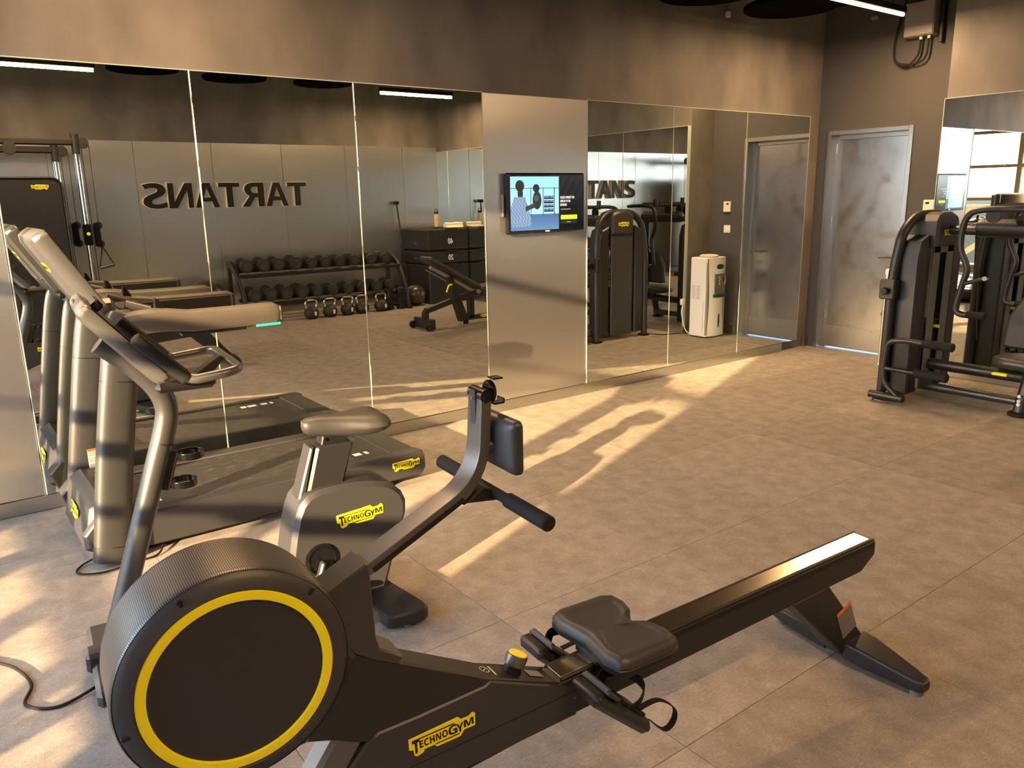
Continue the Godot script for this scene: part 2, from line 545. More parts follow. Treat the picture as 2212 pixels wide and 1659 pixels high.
	mirror_run("two-pane frameless wall mirror next to the windows", [-2.45, -1.55, -0.604], Vector3(0, 0, -0.05), Basis.IDENTITY, 0.09, 2.30)
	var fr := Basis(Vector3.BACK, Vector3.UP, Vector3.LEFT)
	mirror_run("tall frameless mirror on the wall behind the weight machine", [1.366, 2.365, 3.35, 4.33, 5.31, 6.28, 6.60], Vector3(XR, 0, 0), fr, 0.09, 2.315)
	door()
	windows()

func mirror_run(label: String, xs: Array, o: Vector3, f: Basis, y0: float, y1: float) -> void:
	var mid: float = (xs[0] + xs[xs.size() - 1]) * 0.5
	var t := thing("wall_mirror", label, "mirror", o + f * Vector3(mid, 0, 0))
	for i in xs.size() - 1:
		var w: float = xs[i + 1] - xs[i]
		part(t, "mirror_pane", sheet(f * Vector3(xs[i] + w * 0.5 - mid, (y0 + y1) * 0.5, 0.0), w - 0.005, y1 - y0, 0.05, f), M.mirror)
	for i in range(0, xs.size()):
		# polished glass edge between panes, its window glint put into a pale colour
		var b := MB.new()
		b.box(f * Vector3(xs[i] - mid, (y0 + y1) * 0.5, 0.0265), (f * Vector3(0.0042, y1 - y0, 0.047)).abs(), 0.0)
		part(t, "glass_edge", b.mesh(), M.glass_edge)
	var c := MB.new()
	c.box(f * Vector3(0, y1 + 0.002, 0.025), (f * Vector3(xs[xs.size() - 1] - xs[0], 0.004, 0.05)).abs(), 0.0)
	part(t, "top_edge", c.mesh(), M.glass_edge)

func door() -> void:
	var z0 := 0.06
	var z1 := 0.92
	var h := 2.165
	var fr := MB.new()
	# frame of folded steel: two jambs and a head, each a wide face and a rebate
	for s in [[z0, 1.0], [z1, -1.0]]:
		fr.box(Vector3(XD + 0.03, h * 0.5, s[0] + s[1] * 0.022), Vector3(0.10, h, 0.044), 0.003)
		fr.box(Vector3(XD + 0.10, h * 0.5, s[0] + s[1] * 0.06), Vector3(0.05, h, 0.05), 0.003)
	fr.box(Vector3(XD + 0.03, h - 0.022, (z0 + z1) * 0.5), Vector3(0.10, 0.044, z1 - z0 - 0.088), 0.003)
	fr.box(Vector3(XD + 0.10, h - 0.06, (z0 + z1) * 0.5), Vector3(0.05, 0.05, z1 - z0 - 0.14), 0.003)
	var d := struct("door_1", bx(Vector3(XD + 0.115, 1.055, (z0 + z1) * 0.5), Vector3(0.05, 2.09, z1 - z0 - 0.105), 0.003), M.door_steel, "brushed steel door")
	part(d, "door_frame", fr.mesh(), M.satin_steel)
	part(d, "kick_plate", bx(Vector3(XD + 0.086, 0.122, (z0 + z1) * 0.5), Vector3(0.006, 0.215, z1 - z0 - 0.13), 0.001), M.satin_steel)
	var hd := MB.new()
	hd.cyl(Vector3(XD + 0.09, 0.95, z1 - 0.12), Vector3(XD + 0.03, 0.95, z1 - 0.12), 0.011)
	hd.tube(bent([Vector3(XD + 0.03, 0.95, z1 - 0.112), Vector3(XD + 0.03, 0.95, z1 - 0.25)]), 0.010)
	hd.cyl(Vector3(XD + 0.09, 0.95, z1 - 0.12), Vector3(XD + 0.08, 0.95, z1 - 0.12), 0.027)
	part(d, "door_handle", hd.mesh(), M.chrome)
	for y in [0.35, 1.3, 2.0]:
		part(d, "hinge", cy(Vector3(XD + 0.075, y - 0.045, z0 + 0.062), Vector3(XD + 0.075, y + 0.045, z0 + 0.062), 0.008), M.satin_steel)
	for y in [0.21, 0.03]:
		for z in [0.2, 0.42, 0.64, 0.78]:
			part(d, "screw", cy(Vector3(XD + 0.083, y, z), Vector3(XD + 0.081, y, z), 0.004, 8), M.iron)

func windows() -> void:
	# the whole left wall is a grid of windows with cream bars
	var ys := [0.12, 0.78, 1.38, 1.98, 2.60, 3.12]
	var zs := [0.10, 1.68, 3.10, 3.80]
	var b := MB.new()
	var ze := 3.80
	b.box(Vector3(XL - 0.1, 0.06, ze * 0.5 - 0.02), Vector3(0.2, 0.12, ze + 0.06))
	b.box(Vector3(XL - 0.1, (3.12 + HC) * 0.5, ze * 0.5 - 0.02), Vector3(0.2, HC - 3.12, ze + 0.06))
	b.box(Vector3(XL - 0.1, 1.62, 0.025), Vector3(0.2, 3.0, 0.15))
	b.box(Vector3(XL - 0.1, HC * 0.5, (ze + ZF) * 0.5 + 0.01), Vector3(0.2, HC, ZF - ze + 0.02))
	struct("wall_left", b.mesh(), M.cream_paint, "cream wall strips round the big window")
	var wn := struct("window_1", bx(Vector3(XL - 0.05, 0.125, 1.95), Vector3(0.24, 0.03, 3.7), 0.004), M.cream_paint, "large window with cream glazing bars")
	for y in ys: part(wn, "glazing_bar", bx(Vector3(XL - 0.05, y, 1.95), Vector3(0.09, 0.058, 3.7), 0.004), M.cream_paint)
	for z in zs: part(wn, "glazing_bar", bx(Vector3(XL - 0.05, 1.62, z), Vector3(0.12, 3.0, 0.085), 0.004), M.cream_paint)
	for i in ys.size() - 1:
		for j in zs.size() - 1:
			part(wn, "pane", bx(Vector3(XL - 0.05, (ys[i] + ys[i + 1]) * 0.5, (zs[j] + zs[j + 1]) * 0.5), Vector3(0.006, ys[i + 1] - ys[i] - 0.05, zs[j + 1] - zs[j] - 0.08)), M.window_glass)
	# balcony slab outside, and an added unseen railing slanted to stripe the sunlight
	struct("trim_2", bx(Vector3(XL - 0.95, -0.06, ZF * 0.5), Vector3(1.5, 0.12, ZF + 3.0)), M.concrete_out, "pale concrete balcony slab outside the window")
	var r := thing("added_slat_railing", "added unseen railing with slats slanted to stripe the sunlight", "railing", Vector3(XL - 0.6, 0, 3.0))
	part(r, "top_rail", bx(Vector3(0, 1.24, 0.4), Vector3(0.05, 0.05, 8.6), 0.005), M.cream_paint)
	part(r, "bottom_rail", bx(Vector3(0, 0.08, 0.4), Vector3(0.05, 0.05, 8.6), 0.005), M.cream_paint)
	for k in 17:
		var z := -4.4 + k * 0.575
		var m := MB.new()
		m.bar(Vector3(0, 1.24, z), Vector3(0, 0.08, z + 1.16 / 0.73), 0.03, 0.105, 0.003)
		part(r, "slat", m.mesh(), M.cream_paint)

# ---------------------------------------------------------------- shared details
func text_box(b: MB, s: String, x0: float, x1: float, y0: float, y1: float, z: float, depth: float, bold := 700) -> void:
	# letters stretched into the given box, standing proud of z
	var f := SystemFont.new()
	f.font_names = PackedStringArray(["Droid Sans"])
	f.font_weight = bold
	var t := TextMesh.new()
	t.font = f
	t.text = s
	t.font_size = 64
	t.pixel_size = 0.01
	t.depth = depth
	t.curve_step = 2.0
	var a := t.get_aabb()
	var k := Vector3((x1 - x0) / a.size.x, (y1 - y0) / a.size.y, 1.0)
	var am := ArrayMesh.new()
	am.add_surface_from_arrays(Mesh.PRIMITIVE_TRIANGLES, t.get_mesh_arrays())
	b.add(am, Transform3D(Basis.from_scale(k), Vector3(x0 - a.position.x * k.x, y0 - a.position.y * k.y, z - a.position.z)))

var logo_meshes := []
func logo(parent: Node3D, w: float, at: Vector3, f: Basis, plate: Material = null, ink: Material = null) -> void:
	# stepped maker's plate with its lettering; x along the word
	if logo_meshes.is_empty():
		var o := PackedVector2Array([Vector2(0.0, -0.035), Vector2(0.055, -0.055), Vector2(0.07, -0.145), Vector2(0.105, -0.17), Vector2(0.20, -0.15), Vector2(0.22, -0.11), Vector2(0.36, -0.11), Vector2(0.40, -0.155), Vector2(0.76, -0.155), Vector2(0.815, -0.085), Vector2(0.99, -0.085), Vector2(1.0, 0.10), Vector2(0.955, 0.135), Vector2(0.90, 0.10), Vector2(0.78, 0.10), Vector2(0.73, 0.155), Vector2(0.0, 0.13)])
		var pb := MB.new()
		pb.prism(o, 0.0, 0.006, 0.002)
		var tb_ := MB.new()
		text_box(tb_, "T", 0.045, 0.155, -0.115, 0.075, 0.0063, 0.003)
		tb_.box(Vector3(0.36, 0.083, 0.0073), Vector3(0.63, 0.016, 0.003))
		text_box(tb_, "ECHNO", 0.15, 0.565, -0.062, 0.045, 0.0063, 0.003)
		text_box(tb_, "G", 0.58, 0.71, -0.075, 0.068, 0.0063, 0.003)
		text_box(tb_, "Y", 0.705, 0.805, -0.085, 0.045, 0.0063, 0.003)
		text_box(tb_, "M", 0.815, 0.965, -0.045, 0.06, 0.0063, 0.003)
		tb_.box(Vector3(0.56, -0.105, 0.0073), Vector3(0.36, 0.014, 0.003))
		logo_meshes = [pb.mesh(20.0), tb_.mesh(20.0)]
	var p := part(parent, "logo_plate", logo_meshes[0], plate if plate else M.yellow)
	p.transform = Transform3D(f.scaled_local(Vector3(w, w, 0.25)), at)
	part(p, "lettering", logo_meshes[1], ink if ink else M.logo_ink)

func sticker(parent: Node3D, w: float, h: float, at: Vector3, f: Basis, paper: Material) -> void:
	var s := part(parent, "warning_label", bx(Vector3(0, 0, 0.0006), Vector3(w, h, 0.0012)), paper, "small warning label with an orange strip")
	s.transform = Transform3D(f, at)
	part(s, "orange_strip", bx(Vector3(0, h * 0.45, 0.0015), Vector3(w, h * 0.1, 0.001)), M.orange)
	var b := MB.new()
	rng.seed = 99
	for i in 14:
		if i % 5 == 4: continue
		var l := w * rng.randf_range(0.55, 0.86)
		b.box(Vector3(-w * 0.45 + l * 0.5, h * 0.36 - i * h * 0.058, 0.0014), Vector3(l, h * 0.022, 0.0008))
	part(s, "print_lines", b.mesh(), M.grey_paint)

# ---------------------------------------------------------------- treadmill
func treadmill() -> void:
	var o := Vector3(1.2, 0, 0.555)
	var t := thing("treadmill", "charcoal treadmill with long handrails standing along the mirror", "treadmill", o)
	var zn := 0.355          # half width to the middle of a handrail
	# deck: side covers with rounded tail
	var side := [Vector2(-0.74, 0.03), Vector2(-0.10, 0.03), Vector2(0.76, 0.045), Vector2(0.945, 0.045), Vector2(0.975, 0.055), Vector2(0.992, 0.085), Vector2(0.990, 0.15), Vector2(0.975, 0.185), Vector2(0.945, 0.2), Vector2(0.52, 0.196), Vector2(-0.62, 0.2), Vector2(-0.72, 0.215), Vector2(-0.78, 0.15)]
	for s in [1.0, -1.0]:
		part(t, "side_cover", pr(side, s * zn - 0.055, s * zn + 0.005 if s > 0.0 else s * zn + 0.055, 0.008), M.charcoal)
	part(t, "rear_cover", pr([Vector2(0.78, 0.05), Vector2(0.945, 0.05), Vector2(0.98, 0.09), Vector2(0.978, 0.16), Vector2(0.945, 0.195), Vector2(0.80, 0.195)], -zn + 0.05, zn - 0.05, 0.006), M.soft_black)
	part(t, "running_belt", bx(Vector3(0.05, 0.178, 0), Vector3(1.50, 0.02, zn * 2.0 - 0.13), 0.004), M.belt)
	# pale dashes printed on the belt
	for x in [-0.52, 0.60]:
		for q in [[-0.10, 0.035], [-0.04, 0.06], [0.045, 0.045], [0.10, 0.02]]:
			part(t, "belt_mark", bx(Vector3(x + q[0], 0.1888, 0.19 - q[0] * 0.0), Vector3(q[1], 0.0012, 0.045)), M.white_print)
	part(t, "under_frame", bx(Vector3(0.1, 0.085, 0), Vector3(1.5, 0.09, 0.5), 0.005), M.deep_black)
	for x in [-0.55, 0.79]:
		for z in [-0.29, 0.29]:
			part(t, "foot", cy(Vector3(x, 0.0, z), Vector3(x, 0.05, z), 0.028), M.rubber)
	for z in [-0.30, 0.30]:
		part(t, "wheel", cy(Vector3(-0.42, 0.04, z - 0.02), Vector3(-0.42, 0.04, z + 0.02), 0.04), M.rubber)
	# motor hood between the uprights
	var hood := [Vector2(-0.775, 0.06), Vector2(-0.73, 0.03), Vector2(-0.52, 0.03), Vector2(-0.50, 0.19), Vector2(-0.60, 0.265), Vector2(-0.68, 0.28), Vector2(-0.735, 0.25)]
	var h := part(t, "motor_hood", pr(hood, -0.30, 0.30, 0.02), M.charcoal)
	part(h, "hood_vent", bx(Vector3(-0.60, 0.272, 0.0), Vector3(0.09, 0.01, 0.30), 0.003, Basis(Vector3.BACK, -0.35)), M.deep_black)
	logo(t, 0.19, Vector3(-0.762, 0.165, -0.10), Basis(Vector3.BACK, Vector3(0.22, 0.975, 0), Vector3(-0.975, 0.22, 0)))
	# uprights lean forward a little
	var prof := PackedVector2Array()
	for i in 24:
		var a := TAU * i / 24.0
		prof.append(Vector2(0.048 * signf(cos(a)) * pow(absf(cos(a)), 0.75), 0.078 * signf(sin(a)) * pow(absf(sin(a)), 0.75)))
	for s in [1.0, -1.0]:
		var b := MB.new()
		b.sweep(curve([Vector3(-0.685, 0.02, s * (zn + 0.015)), Vector3(-0.672, 0.10, s * (zn + 0.015)), Vector3(-0.61, 0.50, s * zn), Vector3(-0.545, 0.88, s * zn), Vector3(-0.51, 1.04, s * (zn - 0.01)), Vector3(-0.48, 1.10, s * (zn - 0.03))], 4), prof, Vector3.RIGHT)
		var up := part(t, "upright", b.mesh(), M.gunmetal)
		var ring := MB.new()
		for q in [Vector3(-0.674, 0.088, s * (zn + 0.015)), Vector3(-0.553, 0.835, s * zn)]:
			ring.sweep(PackedVector3Array([q, q + Vector3(0.0007, 0.005, 0)]), prof, Vector3.RIGHT, [1.006, 1.006])
		part(up, "joint_line", ring.mesh(), M.deep_black)
	sticker(t, 0.085, 0.115, Vector3(-0.592, 0.31, -zn + 0.052), Basis(Vector3.UP, 0.12), M.label_white)
	# handrails: deep bars, outside tinted as by warm light, black inside, with a raised front end
	for s in [1.0, -1.0]:
		var shell := PackedVector2Array([Vector2(-0.045, -0.050), Vector2(0.030, -0.050), Vector2(0.042, -0.035), Vector2(0.047, 0.01), Vector2(0.035, 0.038), Vector2(0.005, 0.050), Vector2(-0.03, 0.050), Vector2(-0.045, 0.040)])
		if s < 0.0:
			for i in shell.size(): shell[i].x = -shell[i].x
			shell.reverse()
		var b := MB.new()
		var r := []
		for q in [[-0.50, 0.85, 1.085], [-0.44, 1.0, 1.085], [-0.36, 1.05, 1.088], [-0.30, 1.0, 1.082], [-0.22, 0.98, 1.07], [-0.05, 0.98, 1.068], [0.12, 0.98, 1.068], [0.175, 0.96, 1.068], [0.195, 0.80, 1.066]]:
			var ring := PackedVector3Array()
			for p in shell: ring.append(Vector3(q[0], q[2] + p.y * q[1], s * zn + p.x * q[1]))
			ring.reverse()
			r.append(ring)
		b.rings(r)
		var hr := part(t, "handrail", b.mesh(), M.warm_lit_grey)
		part(hr, "inner_lining", bx(Vector3(-0.05, 1.060, s * (zn - 0.047)), Vector3(0.46, 0.078, 0.008), 0.003), M.deep_black)
		part(hr, "under_strip", bx(Vector3(-0.12, 1.012, s * (zn - 0.002)), Vector3(0.30, 0.016, 0.05), 0.003), M.deep_black)
		part(hr, "end_cap", bx(Vector3(0.200, 1.066, s * zn), Vector3(0.014, 0.075, 0.075), 0.006), M.deep_black)
		part(hr, "status_light", bx(Vector3(0.13, 1.018, s * (zn + 0.042)), Vector3(0.12, 0.010, 0.006), 0.002), M.green_led, "green light strip")
		# finger lever that stands up from the rail
		part(t, "speed_lever", pr([Vector2(-0.365, 1.125), Vector2(-0.315, 1.125), Vector2(-0.345, 1.180), Vector2(-0.362, 1.186)], s * (zn - 0.025) - 0.012, s * (zn - 0.025) + 0.012, 0.003), M.gloss_black)
		part(t, "hand_sensor", tb(PackedVector3Array([Vector3(-0.46, 1.155, s * (zn - 0.14)), Vector3(-0.36, 1.12, s * (zn - 0.13))]), 0.021), M.gunmetal)
	# console bridge between the rails
	var cb := MB.new()
	cb.sweep(PackedVector3Array([Vector3(-0.44, 1.085, -zn + 0.03), Vector3(-0.44, 1.085, zn - 0.03)]), MB.rrect(0.20, 0.075, 0.03), Vector3.UP)
	part(t, "console_bridge", cb.mesh(), M.warm_lit_grey)
	for s in [1.0, -1.0]:
		part(t, "cup_well", cy(Vector3(-0.405, 1.10, s * 0.255), Vector3(-0.405, 1.128, s * 0.255), 0.042), M.deep_black)
	part(t, "console_pad", bx(Vector3(-0.41, 1.125, 0), Vector3(0.12, 0.012, 0.26), 0.004), M.soft_black)
	# tilted screen
	var dirn := (Vector3(-0.745, 1.505, 0) - Vector3(-0.535, 1.145, 0)).normalized()
	var nx := Vector3(dirn.y, -dirn.x, 0)
	var sf := Basis(Vector3.FORWARD, dirn, nx)     # x across, y up the screen, z towards the runner
	var c := Vector3(-0.64, 1.325, 0) - nx * 0.012
	var sc := MB.new()
	var rr := []
	for q in [[-0.062, 0.80, 0.86], [-0.048, 0.94, 0.97], [-0.02, 1.0, 1.0], [0.008, 1.0, 1.0], [0.014, 0.985, 0.975]]:
		var ring := PackedVector3Array()
		for p in MB.rrect(0.545 * q[1], 0.415 * q[2], 0.03): ring.append(c + sf * Vector3(p.x, p.y, q[0]))
		rr.append(ring)
	sc.rings(rr)
	var scr := part(t, "display_housing", sc.mesh(), M.gunmetal_light)
	part(scr, "screen", bx(c + sf * Vector3(0, 0.01, 0.0155), Vector3(0.50, 0.34, 0.004), 0.001, sf), M.gloss_black)
	part(scr, "side_port", bx(c + sf * Vector3(0.274, -0.12, 0.0), Vector3(0.006, 0.05, 0.012), 0.001, sf), M.deep_black)
	part(scr, "vent_ribs", ribs(c, sf), M.charcoal)
	logo(t, 0.15, c + sf * Vector3(0.03, 0.05, -0.0625), Basis(-sf.x, sf.y, -sf.z))
	part(t, "display_neck", bx(Vector3(-0.535, 1.13, 0), Vector3(0.10, 0.10, 0.30), 0.02), M.gunmetal)
	logo(t, 0.175, Vector3(0.775, 0.127, zn + 0.005), Basis.IDENTITY)
	logo(t, 0.175, Vector3(0.95, 0.127, -zn - 0.055), Basis(Vector3.LEFT, Vector3.UP, Vector3.FORWARD))
	# its mains cable on the carpet
	var cb2 := tb(curve([Vector3(-0.70, 0.03, 0.30), Vector3(-0.80, 0.008, 0.32), Vector3(-0.83, 0.008, 0.40), Vector3(-0.74, 0.008, 0.46), Vector3(-0.60, 0.008, 0.44), Vector3(-0.50, 0.008, 0.42), Vector3(-0.45, 0.02, 0.33)], 6), 0.0045, 8)
	part(t, "power_cable", cb2, M.rubber)

func ribs(c: Vector3, f: Basis) -> ArrayMesh:
	var b := MB.new()
	for i in 11:
		b.box(c + f * Vector3(0, -0.19 + i * 0.0095, -0.048 - i * 0.001), Vector3(0.47, 0.004, 0.012), 0.001, f)
	return b.mesh()

# ---------------------------------------------------------------- exercise bike
func bike() -> void:
	var t := thing("exercise_bike", "black upright exercise bike between the treadmill and the rower", "exercise bike", Vector3(1.356, 0, 1.976), -deg_to_rad(5.5))
	# body shell
	var body := [Vector2(-0.42, 0.075), Vector2(-0.03, 0.075), Vector2(-0.005, 0.15), Vector2(0.02, 0.23), Vector2(0.055, 0.32), Vector2(0.074, 0.38), Vector2(0.076, 0.43), Vector2(0.060, 0.47), Vector2(0.032, 0.50), Vector2(-0.005, 0.522), Vector2(-0.05, 0.534), Vector2(-0.12, 0.545), Vector2(-0.20, 0.548), Vector2(-0.27, 0.545), Vector2(-0.315, 0.53), Vector2(-0.345, 0.50), Vector2(-0.365, 0.455), Vector2(-0.385, 0.38), Vector2(-0.41, 0.25)]
	part(t, "body_shell", pr(body, -0.095, 0.095, 0.018), M.charcoal)
	logo(t, 0.19, Vector3(-0.215, 0.408, 0.0955), Basis(Vector3.BACK, 0.06))
	logo(t, 0.19, Vector3(-0.02, 0.408, -0.0955), Basis(Vector3.LEFT, Vector3.UP, Vector3.FORWARD))
	# crank discs and pedals
	for s in [1.0, -1.0]:
		var q := Vector3(-0.284, 0.272, s * 0.095)
		var cr := MB.new()
		cr.lathe([Vector2(0.064, 0.0), Vector2(0.064, 0.005), Vector2(0.054, 0.009), Vector2(0.050, 0.003)], q, Basis(Vector3.RIGHT, Vector3(0, 0, s), Vector3(0, -s, 0)) if s > 0.0 else Basis(Vector3.RIGHT, Vector3(0, 0, -1), Vector3(0, 1, 0)), 32)
		part(t, "crank_disc", cr.mesh(), M.gloss_black)
		var e: Vector3 = q + Vector3(-s * 0.035, -s * 0.10, s * 0.025)
		var arm := MB.new()
		arm.bar(q + Vector3(0, 0, s * 0.02), e, 0.018, 0.034, 0.006, Vector3.BACK)
		part(t, "crank_arm", arm.mesh(), M.gunmetal)
		var pd := part(t, "pedal", bx(e + Vector3(0, 0, s * 0.055), Vector3(0.10, 0.022, 0.085), 0.006), M.deep_black)
		part(pd, "strap", tb(curve([e + Vector3(-0.03, 0.0, s * 0.015), e + Vector3(-0.035, 0.05, s * 0.03), e + Vector3(-0.035, 0.055, s * 0.08), e + Vector3(-0.03, 0.0, s * 0.097)], 4), 0.006, 6), M.rubber)
	# seat mast and sliding post
	var mast := [Vector2(-0.318, 0.48), Vector2(-0.13, 0.50), Vector2(-0.156, 0.553), Vector2(-0.112, 0.688), Vector2(-0.118, 0.697), Vector2(-0.245, 0.702), Vector2(-0.258, 0.694), Vector2(-0.295, 0.56)]
	part(t, "seat_mast", pr(mast, -0.052, 0.052, 0.010), M.black_plastic)
	part(t, "mast_back", pr([Vector2(-0.36, 0.44), Vector2(-0.318, 0.48), Vector2(-0.262, 0.70), Vector2(-0.278, 0.70), Vector2(-0.335, 0.52)], -0.046, 0.046, 0.006), M.gunmetal)
	part(t, "seat_post", pr([Vector2(-0.235, 0.69), Vector2(-0.13, 0.685), Vector2(-0.128, 0.73), Vector2(-0.225, 0.735)], -0.034, 0.034, 0.004), M.deep_black)
	part(t, "post_bolt", cy(Vector3(-0.218, 0.722, 0.034), Vector3(-0.218, 0.722, 0.040), 0.006, 12), M.chrome)
	# saddle
	var sd := MB.new()
	var rr := []
	for q in [[-0.292, 0.012, 0.010, 0.775], [-0.288, 0.026, 0.022, 0.775], [-0.270, 0.036, 0.032, 0.772], [-0.235, 0.042, 0.038, 0.768], [-0.18, 0.052, 0.042, 0.762], [-0.125, 0.075, 0.045, 0.758], [-0.075, 0.105, 0.047, 0.757], [-0.03, 0.122, 0.046, 0.758], [0.005, 0.118, 0.041, 0.758], [0.028, 0.098, 0.030, 0.756], [0.036, 0.070, 0.014, 0.755]]:
		var ring := PackedVector3Array()
		for i in 24:
			var a := TAU * i / 24.0
			var cx := signf(cos(a)) * pow(absf(cos(a)), 0.8)
			var cyy := signf(sin(a)) * pow(absf(sin(a)), 0.8)
			var dip: float = -0.010 * exp(-pow(cx / 0.35, 2.0)) * clampf((q[0] + 0.2) * 6.0, 0.0, 1.0) if cyy > 0.0 else 0.0
			var lift: float = q[1] * 0.10 * cx * cx if cyy < 0.0 else 0.0
			ring.append(Vector3(q[0], q[3] + cyy * q[2] + dip + lift, -cx * q[1]))
		rr.append(ring)
	sd.rings(rr)
	var sdl := part(t, "saddle", sd.mesh(60.0), M.seat_leather)
	logo(sdl, 0.07, Vector3(0.034, 0.742, -0.03), Basis(Vector3.FORWARD, Vector3.UP, Vector3.RIGHT))
	# rear stabiliser: flat bar across, on rubber feet
	var foot := [Vector2(-0.115, 0.30), Vector2(-0.09, 0.315), Vector2(0.03, 0.318), Vector2(0.052, 0.30), Vector2(0.054, 0.26), Vector2(0.01, 0.03), Vector2(0.01, -0.03), Vector2(0.054, -0.26), Vector2(0.052, -0.30), Vector2(0.03, -0.318), Vector2(-0.09, -0.315), Vector2(-0.115, -0.30), Vector2(-0.15, -0.05), Vector2(-0.15, 0.05)]
	var fb := MB.new()
	fb.prism(PackedVector2Array(foot), -0.075, -0.02, 0.008, Vector3.ZERO, Basis(Vector3.RIGHT, Vector3.BACK, Vector3.DOWN))
	part(t, "rear_foot", fb.mesh(), M.black_plastic)
	for z in [-0.27, 0.27]:
		part(t, "rubber_foot", cy(Vector3(-0.02, 0.0, z), Vector3(-0.02, 0.022, z), 0.022), M.grey_paint)
	# front foot and base beam
	part(t, "base_beam", bx(Vector3(-0.60, 0.075, 0), Vector3(1.0, 0.07, 0.085), 0.012), M.black_plastic)
	part(t, "front_foot", bx(Vector3(-1.03, 0.05, 0), Vector3(0.11, 0.06, 0.50), 0.015), M.black_plastic)
	for z in [-0.21, 0.21]:
		part(t, "rubber_foot", cy(Vector3(-1.03, 0.0, z), Vector3(-1.03, 0.025, z), 0.022), M.grey_paint)
	# handlebar post: thick tube that bends forward
	var post := MB.new()
	post.tube(curve([Vector3(-1.03, 0.06, 0), Vector3(-0.945, 0.30, 0), Vector3(-0.80, 0.73, 0), Vector3(-0.757, 0.86, 0), Vector3(-0.748, 0.93, 0), Vector3(-0.772, 1.00, 0), Vector3(-0.83, 1.075, 0), Vector3(-0.885, 1.13, 0), Vector3(-0.925, 1.165, 0)], 5), 0.037, 24)
	var pst := part(t, "handlebar_post", post.mesh(), M.gunmetal)
	var jl := MB.new()
	jl.tube(PackedVector3Array([Vector3(-0.775, 0.80, 0), Vector3(-0.7735, 0.805, 0)]), 0.0373, 24)
	part(pst, "joint_line", jl.mesh(), M.deep_black)
	# console
	var d := (Vector3(-0.962, 1.315, 0) - Vector3(-0.745, 1.055, 0)).normalized()
	var nx := Vector3(d.y, -d.x, 0)
	var sf := Basis(Vector3.FORWARD, d, nx)
	var c := Vector3(-0.852, 1.185, 0) - nx * 0.012
	var sc := MB.new()
	var r2 := []
	for q in [[-0.034, 0.80, 0.86], [-0.024, 0.95, 0.96], [-0.008, 1.0, 1.0], [0.010, 1.0, 1.0], [0.015, 0.985, 0.98]]:
		var ring := PackedVector3Array()
		for p in MB.rrect(0.40 * q[1], 0.335 * q[2], 0.022): ring.append(c + sf * Vector3(p.x, p.y, q[0]))
		r2.append(ring)
	sc.rings(r2)
	var con := part(t, "console", sc.mesh(), M.gunmetal_light)
	part(con, "screen", bx(c + sf * Vector3(0, 0.0, 0.0165), Vector3(0.37, 0.29, 0.004), 0.001, sf), M.gloss_black)
	part(con, "card_slot", bx(c + sf * Vector3(0.06, 0.158, -0.008), Vector3(0.09, 0.02, 0.010), 0.001, sf), M.deep_black)
	part(con, "device_rest", bx(c + sf * Vector3(0.0, 0.125, 0.030), Vector3(0.16, 0.03, 0.03), 0.005, sf), M.gloss_black)
	# tray under the console
	part(t, "tray", bx(Vector3(-0.69, 1.012, 0), Vector3(0.19, 0.038, 0.22), 0.014), M.deep_black)
	part(t, "tray_knob", cy(Vector3(-0.705, 1.028, 0.075), Vector3(-0.705, 1.05, 0.075), 0.008, 12), M.gloss_black)
	# handlebars: one bent tube, grips run up beside the console
	var hb := MB.new()
	hb.tube(bent([Vector3(-0.72, 1.072, 0.205), Vector3(-0.685, 1.052, 0.225), Vector3(-0.535, 1.068, 0.225), Vector3(-0.535, 1.068, -0.225), Vector3(-0.685, 1.052, -0.225), Vector3(-0.72, 1.072, -0.205)], 0.06, 7), 0.0155, 16)
	part(t, "handlebar", hb.mesh(), M.gunmetal_light)
	for s in [1.0, -1.0]:
		var g := MB.new()
		var a := Vector3(-0.842, 1.205, s * 0.218)
		var e := Vector3(-0.705, 1.060, s * 0.218)
		var dn := (e - a).normalized()
		g.tube(PackedVector3Array([a, a + dn * 0.004, a + dn * 0.012, e]), 1.0, 18, [0.010, 0.019, 0.0225, 0.0215])
		var gr := part(t, "grip", g.mesh(), M.rubber)
		var pl := MB.new()
		pl.bar(a.lerp(e, 0.42) + Vector3(0.014, 0.0155, 0), a.lerp(e, 0.95) + Vector3(0.014, 0.0155, 0), 0.010, 0.003, 0.001)
		part(gr, "pulse_plate", pl.mesh(), M.chrome)
	part(t, "bar_brace", pr([Vector2(-0.66, 1.02), Vector2(-0.60, 1.015), Vector2(-0.545, 1.075), Vector2(-0.56, 1.085)], -0.03, 0.03, 0.004), M.gunmetal)
	# bottle rings on the post
	for q in [Vector3(-0.690, 0.745, 0.0), Vector3(-0.722, 0.648, 0.0)]:
		var b := MB.new()
		var ro := PackedVector3Array()
		for i in 29: ro.append(q + Vector3(cos(TAU * i / 28.0) * 0.043, 0, sin(TAU * i / 28.0) * 0.043))
		b.sweep(ro, MB.rrect(0.006, 0.024, 0.002, 2), Vector3.UP, [], false)
		part(t, "bottle_ring", b.mesh(), M.gloss_black)
	part(t, "ring_bracket", bx(Vector3(-0.762, 0.70, 0), Vector3(0.03, 0.14, 0.03), 0.004, Basis(Vector3.BACK, -0.32)), M.deep_black)

